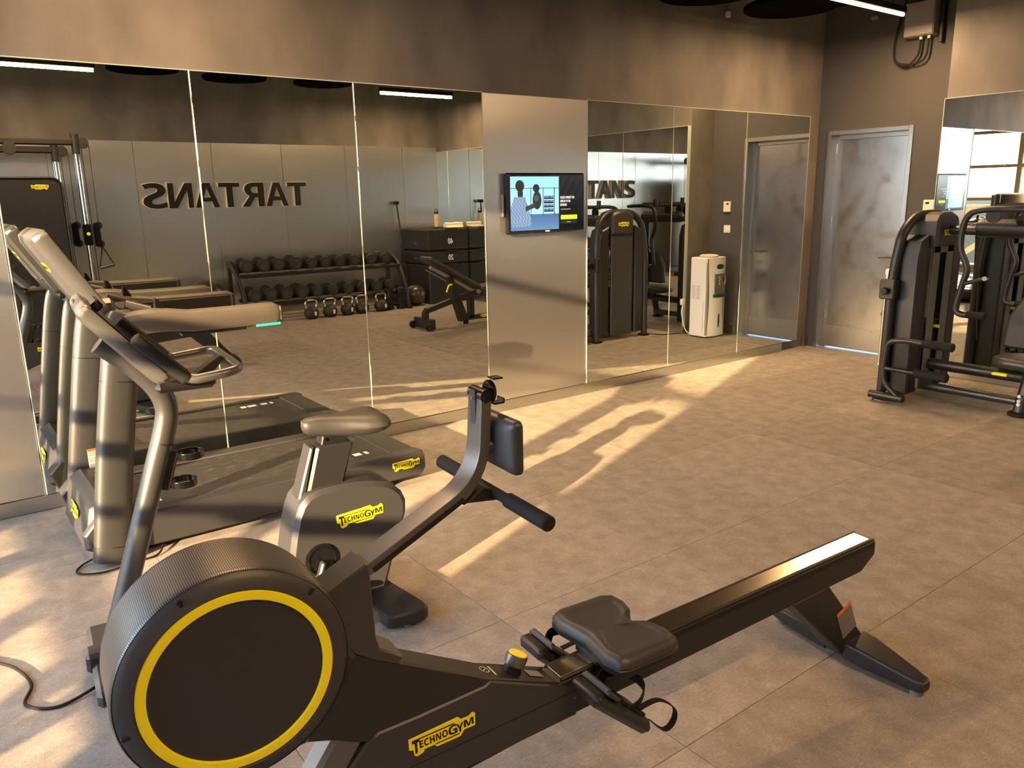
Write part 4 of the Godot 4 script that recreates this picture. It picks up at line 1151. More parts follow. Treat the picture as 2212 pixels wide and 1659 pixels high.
# ---------------------------------------------------------------- water dispenser
func dispenser() -> void:
	var t := thing("water_dispenser", "white floor-standing water dispenser with green trim in the door alcove", "water dispenser", Vector3(7.145, 0, 1.12))
	var w := 0.33
	var d := 0.245
	part(t, "cabinet", bx(Vector3(0, 0.455, 0.008), Vector3(w, 0.885, d - 0.02), 0.010), M.white_plastic)
	part(t, "plinth", bx(Vector3(0, 0.008, 0.008), Vector3(w - 0.03, 0.016, d - 0.04), 0.002), M.deep_black)
	# curved front facing the mirror wall
	var f := MB.new()
	var rr := []
	for q in [[0.018, 0.95], [0.10, 0.93], [0.30, 0.80], [0.45, 0.78], [0.62, 0.86], [0.86, 0.97], [0.895, 0.97]]:
		var ring := PackedVector3Array()
		for i in 11:
			var x: float = (i / 10.0 - 0.5) * 2.0
			ring.append(Vector3(x * w * 0.5 * q[1], q[0], -d * 0.5 + 0.012 - 0.035 * (1.0 - x * x)))
		ring.append(Vector3(w * 0.5 * q[1], q[0], -d * 0.5 + 0.03))
		ring.append(Vector3(-w * 0.5 * q[1], q[0], -d * 0.5 + 0.03))
		ring.reverse()
		rr.append(ring)
	f.rings(rr)
	part(t, "front_panel", f.mesh(40.0), M.white_plastic)
	part(t, "grey_surround", bx(Vector3(0, 0.46, -d * 0.5 + 0.02), Vector3(w - 0.012, 0.86, 0.03), 0.006), M.grey_box)
	part(t, "tap_recess", bx(Vector3(0.02, 0.60, -d * 0.5 - 0.022), Vector3(0.175, 0.235, 0.012), 0.006), M.grey_paint)
	for x in [-0.02, 0.07]:
		var tp := MB.new()
		tp.cyl(Vector3(x, 0.645, -d * 0.5 - 0.025), Vector3(x, 0.645, -d * 0.5 - 0.065), 0.016, -1.0, 14, 0.003)
		tp.cyl(Vector3(x, 0.645, -d * 0.5 - 0.055), Vector3(x, 0.60, -d * 0.5 - 0.055), 0.012, -1.0, 12)
		tp.box(Vector3(x, 0.675, -d * 0.5 - 0.05), Vector3(0.03, 0.03, 0.03), 0.006)
		part(t, "tap", tp.mesh(), M.chrome)
	var drip := part(t, "drip_tray", bx(Vector3(0.02, 0.475, -d * 0.5 - 0.025), Vector3(0.19, 0.04, 0.05), 0.01), M.teal)
	drip.set_meta("label", "dark green drip tray")
	for q in [[0.795, 0.065, 0.03], [0.19, 0.016, 0.085]]:
		var b := MB.new()
		b.ball(Vector3(0.025, q[0], -d * 0.5 - 0.022), Vector3(q[1], q[2], 0.008), 20, 8)
		part(t, "green_badge", b.mesh(60.0), M.teal)
	var vents := MB.new()
	for i in 12:
		for z in [0.02, 0.085]:
			vents.box(Vector3(-w * 0.5 - 0.0002, 0.44 + i * 0.013, z - 0.02), Vector3(0.002, 0.004, 0.05))
	part(t, "side_vents", vents.mesh(), M.grey_box)
	part(t, "side_seam", bx(Vector3(-w * 0.5 - 0.0002, 0.25, -0.075), Vector3(0.002, 0.34, 0.004)), M.grey_box)
	var lid := MB.new()
	lid.lathe([Vector2(0.085, 0.897), Vector2(0.10, 0.902), Vector2(0.105, 0.912), Vector2(0.09, 0.922), Vector2(0.03, 0.928)], Vector3(0.0, 0, 0.0), Basis.IDENTITY, 32)
	part(t, "bottle_cover", lid.mesh(50.0), M.off_white)
	part(t, "power_lead", tb(curve([Vector3(-0.10, 0.02, 0.12), Vector3(-0.16, 0.06, 0.17), Vector3(-0.20, 0.25, 0.20), Vector3(-0.17, 0.36, 0.213)], 5), 0.006, 8), M.white_plastic)
	part(t, "plug", bx(Vector3(-0.17, 0.385, 0.22), Vector3(0.06, 0.07, 0.035), 0.008), M.off_white)

# ---------------------------------------------------------------- wall fittings
func television() -> void:
	var t := thing("wall_display", "black wall-mounted training display on the steel column", "display", Vector3(3.837, 1.546, -0.004))
	part(t, "housing", bx(Vector3(0, 0, 0.032), Vector3(0.75, 0.435, 0.035), 0.012), M.gloss_black)
	part(t, "bracket", bx(Vector3(0, 0, 0.01), Vector3(0.30, 0.25, 0.02), 0.003), M.deep_black)
	part(t, "side_cover", bx(Vector3(-0.385, -0.01, 0.012), Vector3(0.016, 0.16, 0.02), 0.004), M.grey_paint)
	# picture: bright half with a figure seen from behind, dark half with a button
	var tex := image_tex(384, 208, screen_pixel)
	var m := mat("display_picture", Color(0.02, 0.02, 0.02), 0.12)
	m.emission_enabled = true
	m.emission_texture = tex
	m.emission_operator = BaseMaterial3D.EMISSION_OP_MULTIPLY
	m.emission = Color(1, 1, 1)
	m.emission_energy_multiplier = 0.95
	var b := MB.new()
	var z := 0.0502
	b.quv(Vector3(-0.345, -0.192, z), Vector3(0.345, -0.192, z), Vector3(0.345, 0.192, z), Vector3(-0.345, 0.192, z), Vector2(0, 1), Vector2(1, 1), Vector2(1, 0), Vector2(0, 0))
	part(t, "screen_picture", b.mesh(), m, "lit screen showing a person training")
	var wm := mat("screen_white", Color(0.8, 0.8, 0.8), 0.5)
	wm.emission_enabled = true; wm.emission = Color(0.9, 0.9, 0.9); wm.emission_energy_multiplier = 0.7
	var tx := MB.new()
	text_box(tx, "PLEASE CONNECT THE", 0.125, 0.265, 0.030, 0.048, z + 0.0003, 0.0006)
	text_box(tx, "DISPLAY TO THE", 0.125, 0.225, 0.003, 0.021, z + 0.0003, 0.0006)
	text_box(tx, "NETWORK", 0.125, 0.19, -0.024, -0.006, z + 0.0003, 0.0006)
	part(t, "screen_text", tx.mesh(), wm)
	var lg := MB.new()
	lg.ball(Vector3(0.0, -0.203, 0.0497), Vector3(0.024, 0.006, 0.001), 16, 6)
	part(t, "brand_mark", lg.mesh(), M.label_white)
	# the screen lights the room a little
	var l := AreaLight3D.new()
	l.name = "screen_light"
	l.area_size = Vector2(0.36, 0.36)
	l.light_color = Color(0.66, 0.84, 1.0)
	l.light_energy = 0.05
	l.area_range = 12.0
	l.area_attenuation = 2.0
	l.shadow_enabled = true
	t.add_child(l)
	l.position = Vector3(-0.11, 0, 0.06)
	l.rotation.y = PI

func screen_pixel(x: int, y: int) -> Color:
	var u := x / 384.0
	var v := y / 208.0
	if u > 0.66:
		if u > 0.685 and u < 0.925 and v > 0.735 and v < 0.82: return Color(0.86, 0.90, 0.10)
		if u > 0.685 and u < 0.925 and v > 0.84 and v < 0.90: return Color(0.16, 0.16, 0.17) if absf(u - 0.805) > 0.03 or absf(v - 0.87) > 0.008 else Color(0.7, 0.7, 0.7)
		if v > 0.615 and v < 0.63 and u < 0.83 and u > 0.69: return Color(0.6, 0.6, 0.6)
		var st := 0.06 * maxf(0.0, sin((u + v * 0.35) * 60.0)) if v < 0.42 else 0.0
		return Color(0.035 + st, 0.035 + st, 0.04 + st)
	# the bright half: pale room
	var c := Color(0.60, 0.84, 0.96).lerp(Color(0.74, 0.92, 1.0), v)
	if v > 0.70: c = Color(0.30, 0.42, 0.58).lerp(Color(0.42, 0.56, 0.72), (v - 0.7) * 3.0)
	if absf(v - 0.215) < 0.006: c = Color(0.12, 0.2, 0.26)
	for q in [0.27, 0.44, 0.595]:
		if absf(u - q) < 0.004 and v > 0.2 and v < 0.73: c = Color(0.15, 0.24, 0.3)
	if u > 0.45 and u < 0.585 and v > 0.34 and v < 0.66:
		var row := fposmod(v - 0.34, 0.08)
		if row > 0.055: c = Color(0.1, 0.16, 0.2)
		elif fposmod(u, 0.02) < 0.014 and row > 0.02: c = Color(0.16, 0.22, 0.27)
	# second figure, facing, with raised fists
	var p := Vector2(u, v)
	if Vector2((u - 0.345) / 0.045, (v - 0.215) / 0.075).length() < 1.0: c = Color(0.10, 0.09, 0.10)
	if Vector2((u - 0.355) / 0.060, (v - 0.44) / 0.17).length() < 1.0: c = Color(0.14, 0.15, 0.17)
	if Vector2((u - 0.345) / 0.036, (v - 0.40) / 0.06).length() < 1.0: c = Color(0.30, 0.30, 0.32)
	# figure from behind: dark head, pale mottled shirt
	if Vector2((u - 0.125) / 0.058, (v - 0.17) / 0.105).length() < 1.0: c = Color(0.16, 0.12, 0.10)
	if Vector2((u - 0.13) / 0.036, (v - 0.31) / 0.10).length() < 1.0: c = Color(0.18, 0.13, 0.11)
	var sh := Vector2((u - 0.12) / (0.135 + 0.02 * sin(v * 9.0)), (v - 0.66) / 0.36)
	if (absf(sh.x) < 1.0 and sh.y > -0.8 and absf(sh.x) < 0.55 + (sh.y + 0.8) * 0.9) and v < 0.93:
		var gr := 0.5 + 0.5 * sin(u * 190.0 + sin(v * 83.0) * 2.0) * sin(v * 151.0 + u * 37.0)
		c = Color(0.36, 0.43, 0.54).lerp(Color(0.66, 0.75, 0.86), gr)
	if absf(v - (0.60 - (u - 0.2) * 0.55)) < 0.045 and u > 0.2 and u < 0.335: c = Color(0.24, 0.20, 0.20)
	return c

func fittings() -> void:
	# controllers beside the door
	var a := thing("wall_thermostat", "cream wall thermostat above the switch next to the door", "thermostat", Vector3(XD, 1.44, 1.12))
	part(a, "case", bx(Vector3(-0.012, 0, 0), Vector3(0.024, 0.115, 0.095), 0.004), M.off_white)
	part(a, "small_window", bx(Vector3(-0.0245, 0.03, -0.01), Vector3(0.002, 0.018, 0.035)), M.deep_black)
	var s := thing("wall_switch", "cream wall switch plate under the thermostat", "switch", Vector3(XD, 1.193, 1.115))
	part(s, "plate", bx(Vector3(-0.006, 0, 0), Vector3(0.012, 0.085, 0.09), 0.003), M.off_white)
	part(s, "rocker", bx(Vector3(-0.014, 0, 0), Vector3(0.006, 0.05, 0.05), 0.002), M.white_plastic)
	# grey junction box with cables high on the end wall
	var j := thing("junction_box", "grey metal junction box with black cable loops above the door", "box", Vector3(XD, 3.04, 0.93))
	part(j, "case", bx(Vector3(-0.06, 0.0, 0), Vector3(0.12, 0.28, 0.26), 0.006), M.grey_box)
	part(j, "lid", bx(Vector3(-0.124, 0.0, 0), Vector3(0.008, 0.27, 0.25), 0.003), M.grey_box)
	for z in [0.0, 0.07]:
		part(j, "gland", cy(Vector3(-0.06, -0.14, z), Vector3(-0.06, -0.165, z), 0.014, 12), M.white_plastic)
		part(j, "cable", tb(curve([Vector3(-0.06, -0.16, z), Vector3(-0.06, -0.28 - z * 0.3, z - 0.01), Vector3(-0.05, -0.355, z - 0.08), Vector3(-0.04, -0.365 + z * 0.2, -0.15), Vector3(-0.03, -0.30, -0.235), Vector3(-0.03, -0.15, -0.25), Vector3(-0.03, 0.10, -0.20), Vector3(-0.03, 0.24, -0.17)], 6), 0.009, 8), M.rubber)
	part(j, "conduit", bx(Vector3(-0.03, 0.02, 0.165), Vector3(0.05, 0.46, 0.03), 0.004), M.deep_black)
	lone("wall_sensor", bx(Vector3(0, 0, 0.016), Vector3(0.045, 0.045, 0.032), 0.004), M.label_white, "small pale sensor box high on the wall above the mirrors", "sensor", Vector3(5.94, 3.09, -0.05))
	lone("cable_clip", bx(Vector3(-0.012, 0, 0), Vector3(0.024, 0.035, 0.07), 0.004), M.label_grey, "small grey cable clip high on the end wall by the junction box", "clip", Vector3(XD, 3.14, 0.46))
	# socket under the machine on the side wall is hidden; LED tubes under the ceiling
	lamp(Vector3(6.335, 3.0, 1.0), 1.15, "glowing linear ceiling lamp near the junction box")
	lamp(Vector3(1.26, 3.0, 1.0), 1.2, "glowing linear ceiling lamp above the treadmill")
	lamp(Vector3(5.995, 3.0, 5.42), 1.15, "glowing linear ceiling lamp above the stacked boxes")
	lamp(Vector3(1.26, 3.0, 5.20), 1.2, "glowing linear ceiling lamp above the cable station")
	for q in [[5.02, 0.50, "over the mirror pane next to the steel column"], [5.98, 0.56, "beside the lamp near the junction box"], [2.35, 5.15, "beside the lamp above the cable station"], [3.42, 5.33, "above the wall sign and dumbbell rack"], [4.52, 5.25, "beside the lamp above the stacked boxes"]]:
		var r := 0.37
		var d := thing("ceiling_disc", "round black acoustic disc hung " + q[2], "acoustic panel", Vector3(q[0], 3.03, q[1]), 0.0, "acoustic discs under the ceiling")
		var b := MB.new()
		b.lathe([Vector2(r - 0.01, 0.0), Vector2(r, 0.008), Vector2(r, 0.032), Vector2(r - 0.01, 0.04)], Vector3.ZERO, Basis.IDENTITY, 48)
		part(d, "disc", b.mesh(), M.felt_black)
		for k in 3:
			var a2 := TAU * k / 3.0
			part(d, "hanger", cy(Vector3(cos(a2) * 0.2, 0.04, sin(a2) * 0.2), Vector3(cos(a2) * 0.2, HC - 3.03, sin(a2) * 0.2), 0.003, 6), M.deep_black)
	for q in [[5.24, 1.9, 4.6, "thin grey light track between the discs and the boxes lamp"], [1.0, -1.9, 2.6, "thin grey light track above the rower"]]:
		lone("light_track", bx(Vector3(0, 0, 0), Vector3(3.0, 0.02, 0.03), 0.003), M.grey_paint, q[3], "light track", Vector3(3.4, HC - 0.011, q[0]))

func lamp(at: Vector3, l: float, label: String) -> void:
	var t := thing("ceiling_lamp", label, "lamp", at)
	part(t, "housing", bx(Vector3(0, 0.05, 0), Vector3(l + 0.03, 0.05, 0.05), 0.005), M.deep_black)
	part(t, "glowing_tube", tb(PackedVector3Array([Vector3(-l * 0.5, 0.012, 0), Vector3(l * 0.5, 0.012, 0)]), 0.014, 12), M.led_tube)
	for x in [-l * 0.35, l * 0.35]:
		part(t, "hanger", cy(Vector3(x, 0.07, 0), Vector3(x, HC - at.y, 0), 0.004, 6), M.deep_black)
	var a := AreaLight3D.new()
	a.name = "lamp_light"
	a.area_size = Vector2(l, 0.03)
	a.light_color = Color(1.0, 0.80, 0.58)
	a.light_energy = 5.5
	a.area_range = 14.0
	a.area_attenuation = 2.0
	a.shadow_enabled = true
	t.add_child(a)
	a.position = Vector3(0, -0.012, 0)
	a.rotation.x = -PI * 0.5

# ---------------------------------------------------------------- the half of the room that only the mirrors show
func sign_letters() -> void:
	var t := thing("wall_sign", "black raised letters with pale edges on the steel wall", "sign", Vector3(3.655, 1.53, ZF - 0.045))
	t.rotation.y = PI
	var w := [0.285, 0.325, 0.32, 0.285, 0.325, 0.315, 0.29]
	var x := -1.08
	var s := "TARTANS"
	for i in 7:
		var gap := 0.022 if i else 0.0
		if i == 1 or i == 4: gap = 0.0
		x += gap
		var b := MB.new()
		text_box(b, s[i], x - 0.008, x + w[i] + 0.008, -0.008, 0.333, 0.0, 0.045)
		var l := part(t, "letter", b.mesh(25.0), M.off_white, "black letter %s with pale sides" % s[i])
		var f := MB.new()
		text_box(f, s[i], x, x + w[i], 0.0, 0.325, 0.0452, 0.006)
		part(l, "letter_face", f.mesh(25.0), M.deep_black)
		x += w[i]

func dumbbells() -> void:
	var t := thing("dumbbell_rack", "black two-tier dumbbell rack under the wall sign", "rack", Vector3(4.62, 0, 5.95))
	for s in [-1.0, 1.0]:
		var b := MB.new()
		b.sweep(bent([Vector3(s * 1.21, 0.02, -0.28), Vector3(s * 1.21, 0.40, -0.20), Vector3(s * 1.21, 0.66, -0.02), Vector3(s * 1.21, 0.78, 0.22), Vector3(s * 1.21, 0.78, 0.30)], 0.12, 7), MB.rrect(0.05, 0.085, 0.012, 3), Vector3.UP)
		part(t, "side_frame", b.mesh(), M.black_plastic)
		part(t, "rear_leg", bx(Vector3(s * 1.21, 0.40, 0.30), Vector3(0.05, 0.80, 0.06), 0.006), M.black_plastic)
		part(t, "foot", bx(Vector3(s * 1.21, 0.02, 0.0), Vector3(0.075, 0.04, 0.72), 0.01), M.rubber)
	for q in [[0.655, 0.03], [0.275, -0.12]]:
		for dz in [-0.11, 0.11]:
			part(t, "shelf_rail", bx(Vector3(0, q[0] + dz * 0.25, q[1] + dz), Vector3(2.42, 0.05, 0.05), 0.006), M.deep_black)
	# twenty round dumbbells; the heavy ones are larger
	var top := [3.527, 3.758, 3.960, 4.207, 4.442, 4.642, 4.863, 5.092, 5.359, 5.588]
	var bot := [3.552, 3.773, 3.984, 4.212, 4.437, 4.660, 4.901, 5.130, 5.354, 5.575]
	var bases := []
	for r in [0.088, 0.076]:
		var d := thing("dumbbell", "", "dumbbell", Vector3.ZERO, 0.0, "dumbbells on the two-tier rack")
		for s in [-1.0, 1.0]:
			var f := Basis(Vector3.RIGHT, Vector3.FORWARD, Vector3.UP) if s < 0.0 else Basis(Vector3.RIGHT, Vector3.BACK, Vector3.DOWN)
			var b := MB.new()
			b.lathe([Vector2(r * 0.55, 0.065), Vector2(r * 0.93, 0.072), Vector2(r, 0.084), Vector2(r, 0.135), Vector2(r * 0.93, 0.148), Vector2(r * 0.70, 0.150)], Vector3.ZERO, f, 28)
			var h := part(d, "head", b.mesh(40.0), M.iron)
			var c := MB.new()
			c.lathe([Vector2(r * 0.70, 0.1495), Vector2(r * 0.68, 0.155), Vector2(r * 0.50, 0.155), Vector2(r * 0.48, 0.152)], Vector3.ZERO, f, 28)
			part(h, "end_disc", c.mesh(40.0), M.gunmetal)
		part(d, "handle", cy(Vector3(0, 0, -0.07), Vector3(0, 0, 0.07), 0.016, 14), M.chrome)
		bases.append(d)
	var names := ["first", "second", "third", "fourth", "fifth", "sixth", "seventh", "eighth", "ninth", "tenth"]
	var first := [true, true]
	for row in 2:
		for i in 10:
			var k := 0 if i < 4 else 1
			var at := Vector3((top if row == 0 else bot)[i], 0.768 if row == 0 else 0.388, 5.985 if row == 0 else 5.835)
			if k == 1: at.y -= 0.012
			var lb := "%s round dumbbell on the %s tier, %s from the gym ball end" % ["large" if k == 0 else "small", "upper" if row == 0 else "lower", names[i]]
			if first[k]:
				first[k] = false
				bases[k].position = at
				bases[k].rotation.x = -0.08
				bases[k].set_meta("label", lb)
			else:
				var c := copy_of(bases[k], at, 0.0, lb)
				c.rotation.x = -0.08
				if row == 1: c.rotation.y = 0.05 * sin(i * 2.1)
	# kettlebells with steel handles
	var kb := thing("kettlebell", "", "kettlebell", Vector3.ZERO, 0.0, "kettlebells before the dumbbell rack")
	var b2 := MB.new()
	b2.lathe([Vector2(0.055, 0.0), Vector2(0.078, 0.012), Vector2(0.098, 0.05), Vector2(0.102, 0.085), Vector2(0.092, 0.125), Vector2(0.065, 0.155), Vector2(0.03, 0.165)], Vector3.ZERO, Basis.IDENTITY, 28)
	var bell := part(kb, "bell", b2.mesh(60.0), M.iron)
	part(bell, "number_plate", bx(Vector3(0.02, 0.08, -0.098), Vector3(0.032, 0.055, 0.012), 0.004), M.label_white)
	part(kb, "handle", tb(bent([Vector3(-0.06, 0.135, 0), Vector3(-0.085, 0.19, 0), Vector3(-0.075, 0.255, 0), Vector3(0.075, 0.255, 0), Vector3(0.085, 0.19, 0), Vector3(0.06, 0.135, 0)], 0.035, 6), 0.0145, 14), M.chrome, "bright steel handle")
	var kx := [4.295, 4.571, 4.841, 5.064, 5.374]
	var kn := ["kettlebell with a steel handle, farthest from the foam rollers", "second kettlebell with a steel handle, counted from the gym ball", "middle kettlebell of the five with steel handles", "kettlebell with a steel handle, second from the foam rollers", "kettlebell with a steel handle right beside the foam rollers"]
	for i in 5:
		var at := Vector3(kx[i], 0, 5.66)
		if i == 0:
			kb.position = at
			kb.set_meta("label", kn[0])
		else: copy_of(kb, at, 0.1 * sin(i * 3.0), kn[i])
	# foam rollers
	for i in 2:
		var r := thing("foam_roller", ["black ridged foam roller beside the last kettlebell", "black ridged foam roller beside the medicine ball"][i], "foam roller", Vector3(5.52 + i * 0.19, 0, 5.68), 0.3 * i, "foam rollers standing on end")
		part(r, "core", cy(Vector3(0, 0, 0), Vector3(0, 0.31, 0), 0.058, 24), M.deep_black)
		for j in 7:
			for k in 10:
				if k > 6: continue
				var a := TAU * (k + 0.5 * (j % 2)) / 10.0 + PI * 0.85
				part(r, "ridge", bx(Vector3(cos(a) * 0.061, 0.03 + j * 0.042, sin(a) * 0.061), Vector3(0.012, 0.034, 0.028), 0.003, Basis(Vector3.UP, -a)), M.rubber)
	var mb := thing("medicine_ball", "dark leather medicine ball at the foot of the stacked boxes", "ball", Vector3(6.06, 0.158, 5.84))
	var b3 := MB.new()
	b3.ball(Vector3.ZERO, Vector3.ONE * 0.158, 32, 20)
	part(mb, "leather_shell", b3.mesh(60.0), M.ball_grey)
	for k in 3:
		var sm := MB.new()
		var ro := PackedVector3Array()
		var f := Basis(Vector3.UP, k * 1.05) * Basis(Vector3.RIGHT, 0.4)
		for i in 41: ro.append(f * Vector3(cos(TAU * i / 40.0) * 0.158, sin(TAU * i / 40.0) * 0.158, 0))
		sm.sweep(ro, MB.circle(0.0022, 6), Vector3.BACK, [], false)
		part(mb, "seam", sm.mesh(), M.deep_black)
	var mb2 := lone("medicine_ball", ball_mesh(0.13), M.warm_lit_grey, "smaller brown medicine ball half hidden between rack and boxes", "ball", Vector3(6.02, 0.13, 6.3))
	var gb := thing("gym_ball", "large shiny grey gym ball left of the dumbbell rack", "ball", Vector3(3.06, 0.30, 6.12))
	part(gb, "skin", ball_mesh(0.30), M.ball_grey)
	for k in 9:
		var y := -0.20 + k * 0.05
		var ro := PackedVector3Array()
		var rad := sqrt(0.09 - y * y)
		for i in 49: ro.append(Vector3(cos(TAU * i / 48.0) * rad, y, sin(TAU * i / 48.0) * rad))
		var rb := MB.new()
		rb.sweep(ro, MB.circle(0.0025, 6), Vector3.UP, [], false)
		part(gb, "rib", rb.mesh(), M.ball_grey)

func ball_mesh(r: float) -> ArrayMesh:
	var b := MB.new()
	b.ball(Vector3.ZERO, Vector3.ONE * r, 40, 24)
	return b.mesh(60.0)

func boxes() -> void:
	# soft plyometric boxes stacked in the corner, lightest on top
	var q := [[0.0, 0.60, "", "black soft jump box at the bottom of the stack"], [0.60, 0.205, "20", "flat black soft jump box marked 20 in the stack"], [0.805, 0.335, "40", "black soft jump box marked 40 on top of the stack"]]
	for i in 3:
		var h: float = q[i][1]
		var t := thing("jump_box", q[i][3], "box", Vector3(6.64, q[i][0], 6.17), 0.0, "soft jump boxes stacked in the corner")
		part(t, "padded_block", bx(Vector3(0, h * 0.5, 0), Vector3(0.74, h - 0.008, 0.84), 0.018), M.soft_black)
		for y in [0.03, h - 0.03]:
			var m := MB.new()
			m.box(Vector3(0, y, -0.4205), Vector3(0.70, 0.014, 0.004), 0.001)
			m.box(Vector3(-0.3705, y, 0), Vector3(0.004, 0.014, 0.80), 0.001)
			part(t, "seam_piping", m.mesh(), M.black_plastic)
		for z in [-0.1]:
			part(t, "velcro_flap", bx(Vector3(0.06, h - 0.02, -0.423), Vector3(0.22, 0.05, 0.006), 0.002), M.deep_black)
		if q[i][2]:
			var m := MB.new()
			text_box(m, q[i][2], -0.045, 0.045, 0.0, 0.085, 0.0, 0.003)
			var n := part(t, "printed_number", m.mesh(), M.white_print, "white number %s" % q[i][2])
			n.transform = Transform3D(Basis(Vector3.UP, PI), Vector3(0.03, h * 0.30 if i == 2 else 0.06, -0.4215))
			logo(t, 0.11, Vector3(-0.371, h * 0.33 if i == 2 else 0.085, -0.10), Basis(Vector3.BACK, Vector3.UP, Vector3.LEFT), M.charcoal, M.label_grey)
	# on the stack
	var b := thing("drink_bottle", "pale bamboo drink bottle with a black lid on the stacked boxes", "bottle", Vector3(6.60, 1.14, 6.02))
	var m := MB.new()
	m.lathe([Vector2(0.036, 0.0), Vector2(0.0375, 0.006), Vector2(0.0375, 0.205), Vector2(0.034, 0.215)], Vector3.ZERO, Basis.IDENTITY, 24)
	part(b, "bottle_body", m.mesh(), M.tan_bottle)
	m = MB.new()
	m.lathe([Vector2(0.032, 0.212), Vector2(0.033, 0.245), Vector2(0.028, 0.25)], Vector3.ZERO, Basis.IDENTITY, 24)
	var lid := part(b, "lid", m.mesh(), M.deep_black)
	part(lid, "carry_loop", tb(bent([Vector3(-0.022, 0.245, 0), Vector3(-0.02, 0.285, 0), Vector3(0.02, 0.285, 0), Vector3(0.022, 0.245, 0)], 0.015, 4), 0.005, 8), M.deep_black)
	part(b, "base_ring", cy(Vector3(0, 0.0, 0), Vector3(0, 0.022, 0), 0.0382, 24), M.deep_black)
	# rolled towel
	var tw := thing("rolled_towel", "cream towel rolled up on the stacked boxes", "towel", Vector3(6.83, 1.14, 5.90), 0.12)
	var sp := MB.new()
	var prof := PackedVector2Array()
	for i in 64:
		var a := TAU * 2.4 * i / 63.0
		prof.append(Vector2(cos(a), sin(a) * 0.85) * (0.016 + 0.040 * i / 63.0))
	for i in 64:
		var a := TAU * 2.4 * (63 - i) / 63.0
		prof.append(Vector2(cos(a), sin(a) * 0.85) * (0.016 + 0.040 * (63 - i) / 63.0 - 0.011))
	var lo := 10.0
	for p in prof: lo = minf(lo, p.y)
	var rr := []
	for x in [-0.15, -0.05, 0.05, 0.15]:
		var ring := PackedVector3Array()
		for p in prof: ring.append(Vector3(x, p.y - lo + 0.003 * sin(x * 30.0), p.x))
		rr.append(ring)
	sp.rings(rr, true, false)
	for s in [0, 3]:
		for i in 63:
			var r: PackedVector3Array = rr[s]
			if s == 0: sp.quad(r[i], r[i + 1], r[126 - i], r[127 - i])
			else: sp.quad(r[i + 1], r[i], r[127 - i], r[126 - i])
	part(tw, "towel_roll", sp.mesh(50.0), M.cream_towel)
	part(tw, "towel_fold", bx(Vector3(-0.01, 0.014, -0.075), Vector3(0.27, 0.026, 0.10), 0.011), M.cream_towel)
	# stretching stick leaning on the wall
	var st := thing("exercise_stick", "long black exercise stick with a padded end leaning by the boxes", "stick", Vector3(6.235, 0, 6.45))
	part(st, "shaft", tb(PackedVector3Array([Vector3(0.03, 0.012, -0.10), Vector3(-0.03, 1.52, 0.10)]), 0.012, 12), M.deep_black)
	part(st, "end_pad", cy(Vector3(-0.072, 1.535, 0.085), Vector3(0.012, 1.535, 0.125), 0.026, 16, 0.005), M.rubber)
	for k in 6:
		var p := Vector3(0.03, 0.012, -0.10).lerp(Vector3(-0.03, 1.52, 0.10), 0.1 + k * 0.13)
		part(st, "band", cy(p, p + Vector3(-0.0003, 0.008, 0.001), 0.0135, 12), M.grey_paint)

